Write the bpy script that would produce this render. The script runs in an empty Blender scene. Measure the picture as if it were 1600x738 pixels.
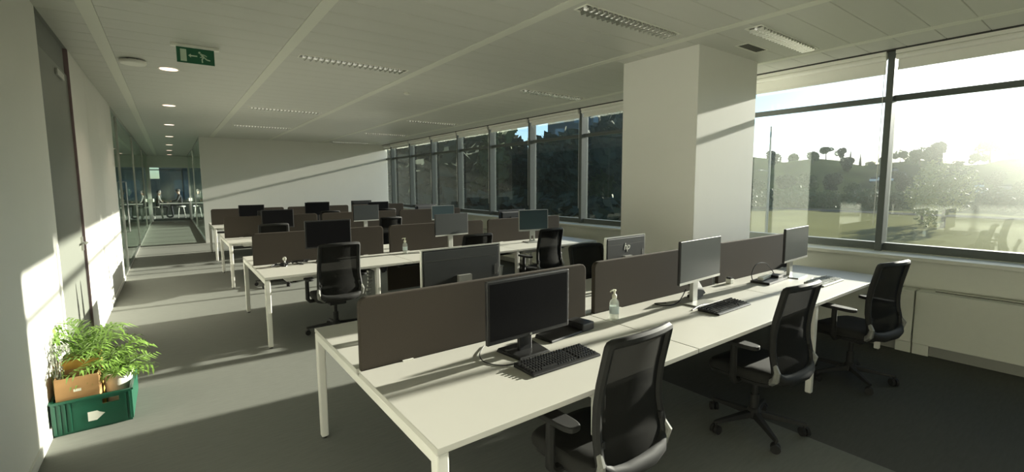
import bpy, bmesh, math, random
from mathutils import Vector, Matrix
random.seed(7)
S = bpy.context.scene
C = S.collection
PI = math.pi

# ------------------------------------------------------------------ camera
yaw, pitch, roll = 0.633384, -0.1004134, -0.005804
F = Vector((math.sin(yaw)*math.cos(pitch), math.cos(yaw)*math.cos(pitch), math.sin(pitch)))
R0 = Vector((math.cos(yaw), -math.sin(yaw), 0)); U0 = R0.cross(F)
Rv = R0*math.cos(roll) + U0*math.sin(roll); Uv = -R0*math.sin(roll) + U0*math.cos(roll)
cd = bpy.data.cameras.new('camera'); cam = bpy.data.objects.new('camera', cd); C.objects.link(cam)
EYE = Vector((0, 0, 1.68))
cam.matrix_world = Matrix(((Rv.x, Uv.x, -F.x, EYE.x), (Rv.y, Uv.y, -F.y, EYE.y), (Rv.z, Uv.z, -F.z, EYE.z), (0, 0, 0, 1)))
cd.sensor_fit = 'HORIZONTAL'; cd.sensor_width = 36; cd.lens = 718.84/1600*36
cd.shift_x = (800-795.79)/1600; cd.shift_y = (359.0-369)/1600
cd.clip_end = 3000; cd.clip_start = 0.05
S.camera = cam

# ------------------------------------------------------------------ sky, sun, exposure
w = bpy.data.worlds.new('world'); S.world = w; w.use_nodes = True
nt = w.node_tree; nt.nodes.clear()
sky = nt.nodes.new('ShaderNodeTexSky'); sky.sky_type = 'NISHITA'; sky.sun_disc = False
SUN_DIR = Vector((1, -0.045, 0.241)).normalized()
sky.sun_elevation = math.asin(SUN_DIR.z); sky.sun_rotation = math.atan2(SUN_DIR.x, SUN_DIR.y)
sky.air_density = 0.8; sky.dust_density = 0.3; sky.ozone_density = 3.0
bg = nt.nodes.new('ShaderNodeBackground'); bg.inputs[1].default_value = 0.115
wo = nt.nodes.new('ShaderNodeOutputWorld')
nt.links.new(sky.outputs[0], bg.inputs[0]); nt.links.new(bg.outputs[0], wo.inputs[0])
sd = bpy.data.lights.new('sun', 'SUN'); sd.energy = 9.5; sd.angle = math.radians(0.8); sd.color = (1.0, 0.95, 0.88)
so = bpy.data.objects.new('sun', sd); C.objects.link(so)
so.rotation_euler = SUN_DIR.to_track_quat('Z', 'Y').to_euler(); so.location = (30, -2, 12)
S.view_settings.view_transform = 'Standard'; S.view_settings.look = 'None'
S.view_settings.gamma = 1.0; S.view_settings.use_curve_mapping = False
S.view_settings.exposure = 1.2

# ------------------------------------------------------------------ materials
MATS = {}
def pm(name, col, rough=0.6, metal=0.0, noise=0.06, scale=20.0, spec=0.5, bump=0.0, emit=None, estr=0.0, stretch=None):
    m = bpy.data.materials.new(name); m.use_nodes = True; t = m.node_tree; b = t.nodes['Principled BSDF']
    b.inputs['Roughness'].default_value = rough; b.inputs['Metallic'].default_value = metal
    b.inputs['Specular IOR Level'].default_value = spec
    tc = t.nodes.new('ShaderNodeTexCoord'); nz = t.nodes.new('ShaderNodeTexNoise')
    nz.inputs['Scale'].default_value = scale; nz.inputs['Detail'].default_value = 3
    if stretch:
        mp = t.nodes.new('ShaderNodeMapping'); mp.inputs['Scale'].default_value = stretch
        t.links.new(tc.outputs['Object'], mp.inputs[0]); t.links.new(mp.outputs[0], nz.inputs['Vector'])
    else:
        t.links.new(tc.outputs['Object'], nz.inputs['Vector'])
    mx = t.nodes.new('ShaderNodeMix'); mx.data_type = 'RGBA'
    c0 = [max(0, c*(1-noise)) for c in col]; c1 = [min(1, c*(1+noise)) for c in col]
    mx.inputs['A'].default_value = (*c0, 1); mx.inputs['B'].default_value = (*c1, 1)
    t.links.new(nz.outputs[0], mx.inputs['Factor']); t.links.new(mx.outputs['Result'], b.inputs['Base Color'])
    if bump:
        bp = t.nodes.new('ShaderNodeBump'); bp.inputs['Strength'].default_value = bump; bp.inputs['Distance'].default_value = 0.01
        t.links.new(nz.outputs[0], bp.inputs['Height']); t.links.new(bp.outputs[0], b.inputs['Normal'])
    if emit:
        b.inputs['Emission Color'].default_value = (*emit, 1); b.inputs['Emission Strength'].default_value = estr
    MATS[name] = m
    return m

def glass_mat(name, tint, dust=0.02, r0=0.04, rough=0.0):
    m = bpy.data.materials.new(name); m.use_nodes = True; t = m.node_tree; t.nodes.clear()
    out = t.nodes.new('ShaderNodeOutputMaterial')
    tr = t.nodes.new('ShaderNodeBsdfTransparent'); tr.inputs[0].default_value = (*tint, 1)
    gl = t.nodes.new('ShaderNodeBsdfGlossy'); gl.inputs['Roughness'].default_value = rough; gl.inputs[0].default_value = (0.95, 1, 0.97, 1)
    tl = t.nodes.new('ShaderNodeBsdfRefraction'); tl.inputs['Color'].default_value = (0.9, 0.95, 0.85, 1); tl.inputs['Roughness'].default_value = 0.72; tl.inputs['IOR'].default_value = 1.45   # dust film scattering light forward
    lw = t.nodes.new('ShaderNodeLayerWeight'); lw.inputs[0].default_value = 0.5
    p = t.nodes.new('ShaderNodeMath'); p.operation = 'POWER'; p.inputs[1].default_value = 5
    ma = t.nodes.new('ShaderNodeMath'); ma.operation = 'MULTIPLY_ADD'; ma.inputs[1].default_value = 0.9-r0; ma.inputs[2].default_value = r0
    t.links.new(lw.outputs['Facing'], p.inputs[0]); t.links.new(p.outputs[0], ma.inputs[0])
    m1 = t.nodes.new('ShaderNodeMixShader'); m1.inputs[0].default_value = dust
    t.links.new(tr.outputs[0], m1.inputs[1]); t.links.new(tl.outputs[0], m1.inputs[2])
    m2 = t.nodes.new('ShaderNodeMixShader')
    t.links.new(ma.outputs[0], m2.inputs[0]); t.links.new(m1.outputs[0], m2.inputs[1]); t.links.new(gl.outputs[0], m2.inputs[2])
    t.links.new(m2.outputs[0], out.inputs[0]); MATS[name] = m
    return m

def mesh_fabric(name, col, transp):
    m = pm(name, col, 0.85, noise=0.15, scale=400, spec=0.03); t = m.node_tree; b = t.nodes['Principled BSDF']; out = t.nodes['Material Output']
    tr = t.nodes.new('ShaderNodeBsdfTransparent'); mx = t.nodes.new('ShaderNodeMixShader'); mx.inputs[0].default_value = transp
    t.links.new(b.outputs[0], mx.inputs[1]); t.links.new(tr.outputs[0], mx.inputs[2]); t.links.new(mx.outputs[0], out.inputs[0])
    return m

WALL = pm('wall_paint', (0.76, 0.755, 0.70), 0.7, noise=0.02, scale=3)
WPANEL = pm('wall_panel_laminate', (0.76, 0.755, 0.70), 0.45, noise=0.02, scale=3)
CEIL = pm('ceiling_metal', (0.57, 0.575, 0.52), 0.38, noise=0.04, scale=2, stretch=(0.5, 6, 1))
CSTRIP = pm('ceiling_strip', (0.70, 0.71, 0.62), 0.45, noise=0.02)
FRAME = pm('window_frame_anodised', (0.095, 0.108, 0.10), 0.5, metal=0.0, noise=0.1, spec=0.3)
SILLM = pm('ledge_white', (0.58, 0.59, 0.51), 0.5, noise=0.02)
CONV = pm('convector_paint', (0.52, 0.53, 0.45), 0.5, noise=0.03)
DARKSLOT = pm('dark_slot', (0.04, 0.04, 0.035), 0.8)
KICK = pm('kick_plate', (0.22, 0.22, 0.19), 0.6)
BLIND = pm('blind_fabric', (0.75, 0.75, 0.68), 0.8, noise=0.02)
DOORM = pm('door_grey_laminate', (0.18, 0.19, 0.165), 0.4, noise=0.04)
PLUM = pm('door_edge_plum', (0.26, 0.18, 0.19), 0.5)
STEEL = pm('brushed_steel', (0.55, 0.55, 0.52), 0.3, metal=0.9, noise=0.08, scale=40)
GLASSW = glass_mat('window_glass', (0.91, 0.925, 0.885), dust=0.028)
GLASSP = glass_mat('partition_glass', (0.86, 0.92, 0.88), dust=0.004, r0=0.05)
DESKTOP = pm('worktop_white_melamine', (0.50, 0.49, 0.44), 0.45, noise=0.015, scale=8)
DESKFRAME = pm('desk_frame_white', (0.70, 0.69, 0.63), 0.45, noise=0.02)
DIVIDER = pm('divider_fabric_brown', (0.050, 0.042, 0.033), 0.9, noise=0.2, scale=300, bump=0.1, spec=0.2)
TRAYM = pm('cable_tray_dark', (0.05, 0.05, 0.045), 0.6)
BLACK = pm('black_plastic', (0.012, 0.012, 0.012), 0.42, noise=0.1)
SCREENB = pm('screen_black', (0.008, 0.008, 0.009), 0.3, noise=0.05, spec=0.08)
SCREENG = pm('screen_grey_reflection', (0.034, 0.041, 0.038), 0.4, noise=0.03, spec=0.18)  # bright room's reflection on the matte panel put into a lighter base colour
SCREENT = pm('screen_matte_teal', (0.035, 0.06, 0.065), 0.35, noise=0.03)
SCREEND = pm('screen_matte_charcoal', (0.022, 0.026, 0.025), 0.4, noise=0.03)
SILVER = pm('silver_plastic', (0.48, 0.48, 0.44), 0.35, metal=0.5, noise=0.05)
BACKSHELL = pm('monitor_back_grey', (0.035, 0.037, 0.036), 0.33, noise=0.05, spec=0.7)
CHAIRB = pm('chair_black_plastic', (0.018, 0.018, 0.017), 0.65, noise=0.1, spec=0.25)
CHAIRG = pm('sunlit_bracket_plate_grey', (0.20, 0.20, 0.18), 0.4, noise=0.05)  # sunlight on the chair bracket painted in as grey; plain grey on monitor plates
CHAIRF = pm('chair_seat_fabric', (0.022, 0.022, 0.020), 0.9, noise=0.2, scale=250, spec=0.2)
CHAIRM = mesh_fabric('chair_mesh', (0.016, 0.016, 0.015), 0.035)
KEYM = pm('key_caps_black', (0.03, 0.03, 0.03), 0.22, noise=0.1)
KEYG = pm('key_caps_grey', (0.38, 0.39, 0.36), 0.5, noise=0.05)
KBG = pm('keyboard_grey', (0.30, 0.31, 0.28), 0.5)
WHITEP = pm('white_plastic', (0.78, 0.78, 0.70), 0.4, noise=0.02)
PUMPM = pm('pump_cream', (0.85, 0.84, 0.70), 0.4, noise=0.02)
GREENS = pm('sign_green', (0.004, 0.105, 0.045), 0.4, noise=0.03)
SIGNW = pm('sign_pale', (0.55, 0.68, 0.52), 0.5, noise=0.03)
LAMPE = pm('downlight_glow', (0.9, 0.7, 0.6), 0.5, emit=(1.0, 0.74, 0.58), estr=0.85)
TUBE = pm('fluorescent_tube', (0.9, 0.9, 0.85), 0.5, emit=(1.0, 0.97, 0.85), estr=0.12)
LOUVRE = pm('louvre_aluminium', (0.6, 0.6, 0.56), 0.25, metal=1.0, noise=0.03)
CRATEG = pm('crate_green_plastic', (0.008, 0.085, 0.048), 0.38, noise=0.1)
CARD = pm('cardboard', (0.42, 0.24, 0.10), 0.85, noise=0.12, scale=15)
CARDY = pm('cardboard_yellow', (0.62, 0.36, 0.07), 0.8, noise=0.08)
LEAF = pm('palm_leaf', (0.15, 0.26, 0.045), 0.5, noise=0.45, scale=9)
STEM = pm('palm_stem', (0.16, 0.20, 0.06), 0.6)
GREYFERN = pm('dry_fern', (0.32, 0.34, 0.28), 0.8)
SKIN = pm('skin', (0.45, 0.27, 0.19), 0.5)
HAIR = pm('hair_dark', (0.02, 0.015, 0.012), 0.7)
SUIT = pm('suit_dark', (0.012, 0.013, 0.018), 0.9)
SHIRT = pm('shirt_white', (0.6, 0.6, 0.56), 0.8)
GREYTOP = pm('top_grey', (0.10, 0.10, 0.09), 0.8)
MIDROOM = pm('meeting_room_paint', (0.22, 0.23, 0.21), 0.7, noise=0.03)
GRASS = pm('dry_grass', (0.15, 0.15, 0.075), 0.95, noise=0.4, scale=0.12, spec=0.0)
SCRUB = pm('hill_scrub', (0.045, 0.058, 0.028), 0.95, noise=0.6, scale=0.15, spec=0.0)
TREEG = pm('tree_leaf_green', (0.075, 0.11, 0.045), 0.7, noise=0.4, scale=1.2, spec=0.2)
TREEP = pm('tree_leaf_pale', (0.22, 0.24, 0.09), 0.7, noise=0.35, scale=1.2, spec=0.2)
TREED = pm('tree_leaf_dark', (0.042, 0.056, 0.038), 0.8, noise=0.4, scale=1.0, spec=0.1)
TRUNK = pm('tree_bark', (0.10, 0.075, 0.05), 0.9, noise=0.2)
POLE = pm('galvanised_pole', (0.22, 0.23, 0.22), 0.5, metal=0.4)
ROADM = pm('asphalt', (0.08, 0.08, 0.075), 0.95, noise=0.1, scale=0.5, spec=0.0)
BLDW = pm('building_render', (0.07, 0.085, 0.09), 0.8, noise=0.05, scale=0.4)
BLDG = pm('building_glass_blue', (0.13, 0.20, 0.25), 0.15, noise=0.05)
CARW = pm('car_white', (0.75, 0.76, 0.74), 0.3); CARD2 = pm('car_grey', (0.12, 0.13, 0.14), 0.3); CARGL = pm('car_glass', (0.02, 0.025, 0.03), 0.1)
def clear_plastic():
    m = bpy.data.materials.new('clear_plastic'); m.use_nodes = True; b = m.node_tree.nodes['Principled BSDF']
    b.inputs['Base Color'].default_value = (0.88, 0.90, 0.86, 1); b.inputs['Roughness'].default_value = 0.08
    t = m.node_tree; tr = t.nodes.new('ShaderNodeBsdfTransparent'); tr.inputs[0].default_value = (0.93, 0.95, 0.92, 1)
    mx = t.nodes.new('ShaderNodeMixShader'); mx.inputs[0].default_value = 0.62
    t.links.new(b.outputs[0], mx.inputs[1]); t.links.new(tr.outputs[0], mx.inputs[2]); t.links.new(mx.outputs[0], t.nodes['Material Output'].inputs[0])
    return m
CLEAR = clear_plastic()
LABELB = pm('bottle_label_blue', (0.58, 0.68, 0.68), 0.5)

def carpet():
    m = bpy.data.materials.new('carpet_two_tone'); m.use_nodes = True; t = m.node_tree; b = t.nodes['Principled BSDF']
    b.inputs['Roughness'].default_value = 0.95; b.inputs['Specular IOR Level'].default_value = 0.15
    g = t.nodes.new('ShaderNodeNewGeometry'); sp = t.nodes.new('ShaderNodeSeparateXYZ'); t.links.new(g.outputs['Position'], sp.inputs[0])
    def step(v):
        n = t.nodes.new('ShaderNodeMath'); n.operation = 'GREATER_THAN'; n.inputs[1].default_value = v
        t.links.new(sp.outputs['X'], n.inputs[0]); return n
    def mix(a, bcol, fac):
        n = t.nodes.new('ShaderNodeMix'); n.data_type = 'RGBA'; t.links.new(fac.outputs[0], n.inputs['Factor'])
        if isinstance(a, tuple): n.inputs['A'].default_value = (*a, 1)
        else: t.links.new(a.outputs['Result'], n.inputs['A'])
        n.inputs['B'].default_value = (*bcol, 1); return n
    m2 = mix((0.17, 0.175, 0.155), (0.078, 0.08, 0.073), step(3.29))
    nz = t.nodes.new('ShaderNodeTexNoise'); nz.inputs['Scale'].default_value = 60; nz.inputs['Detail'].default_value = 4
    mp = t.nodes.new('ShaderNodeMapping'); mp.inputs['Scale'].default_value = (0.15, 1, 1)
    t.links.new(g.outputs['Position'], mp.inputs[0]); t.links.new(mp.outputs[0], nz.inputs['Vector'])
    rm = t.nodes.new('ShaderNodeMapRange'); rm.inputs['To Min'].default_value = 0.85; rm.inputs['To Max'].default_value = 1.15
    t.links.new(nz.outputs[0], rm.inputs[0])
    mu = t.nodes.new('ShaderNodeVectorMath'); mu.operation = 'SCALE'
    t.links.new(m2.outputs['Result'], mu.inputs[0]); t.links.new(rm.outputs[0], mu.inputs['Scale']); t.links.new(mu.outputs[0], b.inputs['Base Color'])
    bp = t.nodes.new('ShaderNodeBump'); bp.inputs['Strength'].default_value = 0.15; bp.inputs['Distance'].default_value = 0.004
    t.links.new(nz.outputs[0], bp.inputs['Height']); t.links.new(bp.outputs[0], b.inputs['Normal'])
    return m
CARPET = carpet()

# ------------------------------------------------------------------ geometry helpers
class MB:
    def __init__(s): s.v = []; s.f = []
    def add(s, vs, fs):
        o = len(s.v); s.v += [tuple(v) for v in vs]; s.f += [tuple(i+o for i in f) for f in fs]; return s
    def box(s, x0, x1, y0, y1, z0, z1):
        return s.add([(x0,y0,z0),(x1,y0,z0),(x1,y1,z0),(x0,y1,z0),(x0,y0,z1),(x1,y0,z1),(x1,y1,z1),(x0,y1,z1)],
                     [(0,3,2,1),(4,5,6,7),(0,1,5,4),(1,2,6,5),(2,3,7,6),(3,0,4,7)])
    def obox(s, c, size, rz=0, rx=0, ry=0):
        m = Matrix.Rotation(rz, 3, 'Z') @ Matrix.Rotation(ry, 3, 'Y') @ Matrix.Rotation(rx, 3, 'X'); c = Vector(c)
        hx, hy, hz = [k/2 for k in size]
        P = [(-hx,-hy,-hz),(hx,-hy,-hz),(hx,hy,-hz),(-hx,hy,-hz),(-hx,-hy,hz),(hx,-hy,hz),(hx,hy,hz),(-hx,hy,hz)]
        return s.add([c + m @ Vector(p) for p in P], [(0,3,2,1),(4,5,6,7),(0,1,5,4),(1,2,6,5),(2,3,7,6),(3,0,4,7)])
    def tube(s, path, r, n=8, closed=False, sy=1.0):
        path = [Vector(p) for p in path]; k = len(path); rs = r if isinstance(r, (list, tuple)) else [r]*k
        rings = []; prev = None
        for i, p in enumerate(path):
            if closed: t = path[(i+1) % k]-path[i-1]
            else: t = path[min(i+1, k-1)]-path[max(i-1, 0)]
            t.normalize()
            if prev is None:
                a = Vector((0,0,1)) if abs(t.z) < 0.9 else Vector((0,1,0))
                u = t.cross(a).normalized()
            else:
                u = (prev - t*prev.dot(t)).normalized()
            prev = u; v = t.cross(u)
            rings.append([p + (u*math.cos(2*PI*j/n) + v*math.sin(2*PI*j/n)*sy)*rs[i] for j in range(n)])
        vs = [q for rg in rings for q in rg]; fs = []
        m = k if closed else k-1
        for i in range(m):
            a = i*n; b = ((i+1) % k)*n
            for j in range(n): fs.append((a+j, a+(j+1) % n, b+(j+1) % n, b+j))
        if not closed:
            fs.append(tuple(range(n-1, -1, -1))); fs.append(tuple((k-1)*n+j for j in range(n)))
        return s.add(vs, fs)
    def cyl(s, p0, p1, r0, r1=None, n=16): return s.tube([p0, p1], [r0, r0 if r1 is None else r1], n)
    def lathe(s, prof, c=(0,0,0), n=20):
        vs = []; fs = []; k = len(prof)
        for r, z in prof:
            for j in range(n): vs.append((c[0]+r*math.cos(2*PI*j/n), c[1]+r*math.sin(2*PI*j/n), c[2]+z))
        for i in range(k-1):
            for j in range(n): fs.append((i*n+j, i*n+(j+1) % n, (i+1)*n+(j+1) % n, (i+1)*n+j))
        fs.append(tuple(range(n-1, -1, -1))); fs.append(tuple((k-1)*n+j for j in range(n)))
        return s.add(vs, fs)
    def prism_xz(s, poly, y0, y1):
        n = len(poly); vs = [(x, y0, z) for x, z in poly]+[(x, y1, z) for x, z in poly]
        fs = [tuple(range(n)), tuple(range(2*n-1, n-1, -1))]+[(i, i+n, (i+1) % n+n, (i+1) % n) for i in range(n)]
        return s.add(vs, fs)
    def prism_xy(s, poly, z0, z1):
        n = len(poly); vs = [(x, y, z0) for x, y in poly]+[(x, y, z1) for x, y in poly]
        fs = [tuple(range(n-1, -1, -1)), tuple(range(n, 2*n))]+[(i, (i+1) % n, (i+1) % n+n, i+n) for i in range(n)]
        return s.add(vs, fs)
    def rings(s, rings, cap=True):
        n = len(rings[0]); vs = [q for r in rings for q in r]; fs = []
        for i in range(len(rings)-1):
            for j in range(n): fs.append((i*n+j, i*n+(j+1) % n, (i+1)*n+(j+1) % n, (i+1)*n+j))
        if cap: fs += [tuple(range(n-1, -1, -1)), tuple((len(rings)-1)*n+j for j in range(n))]
        return s.add(vs, fs)
    def grid(s, fn, nu, nv):
        vs = [fn(i/nu, j/nv) for j in range(nv+1) for i in range(nu+1)]
        fs = [(j*(nu+1)+i, j*(nu+1)+i+1, (j+1)*(nu+1)+i+1, (j+1)*(nu+1)+i) for j in range(nv) for i in range(nu)]
        return s.add(vs, fs)
    def mesh(s, name, mat, smooth=False):
        me = bpy.data.meshes.new(name); me.from_pydata(s.v, [], s.f); me.materials.append(mat)
        if smooth:
            me.polygons.foreach_set('use_smooth', [True]*len(me.polygons)); me.set_sharp_from_angle(angle=math.radians(40))
        me.update(); return me
    def build(s, name, mat, parent=None, smooth=False, bevel=0, label=None, stuff=False):
        o = bpy.data.objects.new(name, s.mesh(name, mat, smooth)); C.objects.link(o)
        if parent: o.parent = parent
        if bevel:
            md = o.modifiers.new('bevel', 'BEVEL'); md.width = bevel; md.segments = 2; md.limit_method = 'ANGLE'
        if label: o['label'] = label
        if stuff: o['kind'] = 'stuff'
        return o
def bx(*a): return MB().box(*a)
def empty(name, loc=(0,0,0), rz=0):
    o = bpy.data.objects.new(name, None); C.objects.link(o); o.location = loc; o.rotation_euler = (0, 0, rz); o.empty_display_size = 0.1; return o
def tag(o, label, cat, group=None):
    o['label'] = label; o['category'] = cat
    if group: o['group'] = group
    return o
def struct(o, label=None):
    o['kind'] = 'structure'
    if label: o['label'] = label
    return o
KIDS = {}
def copy_tree(o, parent=None):
    c = o.copy(); C.objects.link(c)
    if parent: c.parent = parent
    for ch in list(o.children): copy_tree(ch, c)
    return c
def inst(name, me, parent, loc=(0,0,0), rz=0):
    o = bpy.data.objects.new(name, me); C.objects.link(o); o.parent = parent; o.location = loc; o.rotation_euler = (0,0,rz); return o
def lerp_tab(tab, z):
    if z <= tab[0][0]: return tab[0][1]
    for (a, b), (c, d) in zip(tab, tab[1:]):
        if z <= c: return b+(d-b)*(z-a)/(c-a)
    return tab[-1][1]
ORD = ['first', 'second', 'third', 'fourth', 'fifth', 'sixth', 'seventh', 'eighth', 'ninth', 'tenth', 'eleventh', 'twelfth', 'thirteenth', 'fourteenth', 'fifteenth', 'sixteenth', 'seventeenth', 'eighteenth', 'nineteenth', 'twentieth', 'twenty-first', 'twenty-second', 'twenty-third', 'twenty-fourth']

# ------------------------------------------------------------------ room shell
XL, CZ, YB, YR, YE = -0.747, 3.043, 15.9, -6.0, 27.0     # left wall, ceiling, back wall, rear wall, corridor end
XC = 0.78                                                # right side of far corridor
YEND = 34.0
struct(bx(-5.0, 6.36, YR-0.2, YEND+0.2, -0.25, 0).build('floor', CARPET), 'grey carpet, paler along the corridor and darker under the desks')
ceil = struct(bx(-5.0, 6.36, YR-0.2, YEND+0.2, 3.075, 3.4).build('ceiling', CEIL), 'pale metal plank ceiling with bright strips running into depth')
STRIPS = [-0.43, 1.05, 2.55, 4.07, 5.60]
SW = 0.05
pw = 0.30
n_named = 0
bays = [(-0.38, 1.00), (1.10, 2.50), (2.60, 4.02), (4.12, 5.55), (5.65, 6.12)]
rest = MB()
def plank_box(x0, x1, y0, y1):
    c = 0.0045
    return ([(x0,y0,3.075),(x1,y0,3.075),(x1,y1,3.075),(x0,y1,3.075),(x0,y0,CZ+c),(x1,y0,CZ+c),(x1,y1,CZ+c),(x0,y1,CZ+c),
             (x0+c/2,y0+c,CZ),(x1-c/2,y0+c,CZ),(x1-c/2,y1-c,CZ),(x0+c/2,y1-c,CZ)],
            [(0,4,5,1),(1,5,6,2),(2,6,7,3),(3,7,4,0),(4,8,9,5),(5,9,10,6),(6,10,11,7),(7,11,8,4),(8,11,10,9)])
for (x0, x1) in bays:
    me = MB().add(*plank_box(x0, x1, 0.001, pw-0.001)).mesh('ceiling_plank', CEIL)
    y = YR
    while y < (YE if x0 < 0 else YB)-0.01:
        if y > -0.5 and y < 15.85:
            inst('ceiling_plank', me, ceil, (0, y, 0)); n_named += 1
        else:
            rest.add(*plank_box(x0, x1, y+0.001, y+pw-0.001))
        y += pw
y = YR
while y < YE: rest.add(*plank_box(XL, -0.48, y+0.001, y+pw-0.001)); y += pw
y = YB+0.15
while y < YE:
    for (x0, x1) in bays[1:]: rest.add(*plank_box(x0, x1, y+0.001, y+pw-0.001))
    y += pw
rest.build('ceiling_plank_field', CEIL, ceil, stuff=True)
for x in STRIPS:
    bx(x-SW, x+SW, YR, YE, CZ-0.004, 3.075).build('ceiling_strip', CSTRIP, ceil)
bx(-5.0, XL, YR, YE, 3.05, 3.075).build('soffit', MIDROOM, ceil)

# left wall: near plain wall, door recess, laminated panels, glass partition
struct(bx(-0.92, XL, YR, 5.08, 0, 3.07).build('wall_left', WALL), 'plain white wall at the left of the picture')
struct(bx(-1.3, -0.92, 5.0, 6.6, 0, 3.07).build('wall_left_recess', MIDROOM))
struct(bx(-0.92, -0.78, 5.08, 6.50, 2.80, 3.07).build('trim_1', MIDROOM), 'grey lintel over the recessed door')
d = struct(empty('door_1', (-0.795, 5.09, 0)), 'grey flush door recessed in the left wall')
bx(-0.02, 0.03, 0, 1.40, 0.01, 2.79).build('door_leaf', DOORM, d, bevel=0.003)
h = bx(0.03, 0.045, 1.24, 1.30, 1.02, 1.16).build('handle_plate', STEEL, d)
MB().tube([(0.04, 1.27, 1.10), (0.075, 1.27, 1.10), (0.08, 1.25, 1.10), (0.08, 1.13, 1.10)], 0.010, 8).build('lever', STEEL, h, smooth=True)
cl = bx(0.03, 0.05, 0.75, 1.08, 2.68, 2.74).build('door_closer', STEEL, d, bevel=0.004)
wl = struct(empty('wall_left_panelled', (0, 0, 0)), 'white laminated wall panels between the door and the glass partition')
ys = [6.50, 7.55, 8.60, 9.65, 10.65]
for a, b in zip(ys, ys[1:]):
    bx(-0.80, XL, a+0.004, b-0.004, 0.06, 3.06).build('panel', WPANEL, wl, bevel=0.002)
bx(-0.92, -0.80, 6.50, 10.65, 0, 3.07).build('panel_backing', KICK, wl)
bx(-0.92, XL+0.003, 6.485, 6.5, 0, 3.06).build('plum_edge', PLUM, wl)
struct(bx(XL, XL+0.012, YR, 5.08, 0, 0.07).build('baseboard_left', WPANEL))
struct(bx(XL-0.02, XL+0.010, 6.5, 10.65, 0, 0.058).build('baseboard_left_far', WPANEL))
def glass_wall(name, x, posts, y1, label, right=False):
    g = struct(empty(name, (x, 0, 0)), label)
    for a, b in zip(posts, posts[1:]+[y1]):
        bx(-0.006, 0.006, a+0.02, b-0.02, 0.05, CZ-0.04).build('pane', GLASSP, g)
        bx(-0.025, 0.025, a-0.02, a+0.02, 0.05, CZ-0.04).build('post', STEEL, g)
    bx(-0.03, 0.03, posts[0], y1, 0, 0.05).build('bottom_rail', STEEL, g)
    bx(-0.03, 0.03, posts[0], y1, CZ-0.04, CZ).build('top_rail', STEEL, g)
    return g
g = glass_wall('wall_left_glass', XL-0.03, [10.70, 11.85, 16.5, 22.0], YE, 'glazed partition with slim steel posts along the left of the corridor')
MB().tube([(0.02, 12.05, 0.75), (0.07, 12.05, 0.75), (0.07, 12.05, 1.75), (0.02, 12.05, 1.75)], 0.014, 8).build('pull_handle', STEEL, g, smooth=True)
glass_wall('wall_corridor_glass', XC, [16.06, 21.5], YE, 'glazed partition at the right of the far corridor')
# dark meeting rooms behind the left glass
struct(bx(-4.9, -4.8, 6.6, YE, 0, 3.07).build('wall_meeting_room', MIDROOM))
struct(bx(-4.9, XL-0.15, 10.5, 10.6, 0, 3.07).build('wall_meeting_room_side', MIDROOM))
# back wall of the open office
struct(bx(XC-0.03, 6.30, YB, YB+0.14, 0, 3.07).build('wall_back', WALL), 'plain off-white wall closing the desk area')
struct(bx(XC-0.03, 6.0, YB-0.012, YB, 0, 0.07).build('baseboard_back', WPANEL))
struct(bx(-5.0, 6.36, YR-0.2, YR, 0, 3.07).build('wall_rear', WALL))
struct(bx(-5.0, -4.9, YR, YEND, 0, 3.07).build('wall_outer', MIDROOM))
# corridor end: white portal with glass doors and a room beyond
struct(bx(-4.8, -0.70, YE, YE+0.12, 0, 3.07).build('wall_end_left', WALL))
struct(bx(0.74, 6.30, YE, YE+0.12, 0, 3.07).build('wall_end_right', WALL))
struct(bx(-0.70, 0.74, YE, YE+0.12, 2.50, 3.07).build('wall_end_lintel', WALL))
de = struct(empty('door_2', (0, YE+0.05, 0)), 'glazed double door at the end of the corridor')
for s, a, b in ((-1, -0.69, 0.015), (1, 0.025, 0.73)):
    l = bx(a, b, -0.006, 0.006, 0.02, 2.49).build('glass_leaf', GLASSP, de)
    xx = a+0.03 if s < 0 else b-0.03
    MB().cyl((xx, -0.06, 0.92), (xx, -0.06, 1.06), 0.045, n=12).build('white_knob', WHITEP, l, smooth=True)
we = struct(empty('wall_far_room', (0, YEND-1.0, 0)), 'far window wall of the room beyond the corridor')
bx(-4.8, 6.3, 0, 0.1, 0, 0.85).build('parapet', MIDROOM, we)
for x in (-4.8, -3.0, -1.2, 0.6, 2.4, 4.2, 6.24): bx(x, x+0.06, -0.02, 0.1, 0.85, 3.07).build('mullion', FRAME, we)
for x in (-4.8, -3.0, -1.2, 0.6, 2.4, 4.2): bx(x+0.06, x+1.8, 0.03, 0.04, 0.85, 3.07).build('pane', GLASSW, we)
bx(-4.8, 6.3, -0.02, 0.1, 2.53, 2.58).build('transom', FRAME, we)

# column
struct(bx(4.32, 5.50, 2.68, 3.63, 0, 3.07).build('wall_column', WALL, bevel=0.004), 'square white column standing between desks and windows')

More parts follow.
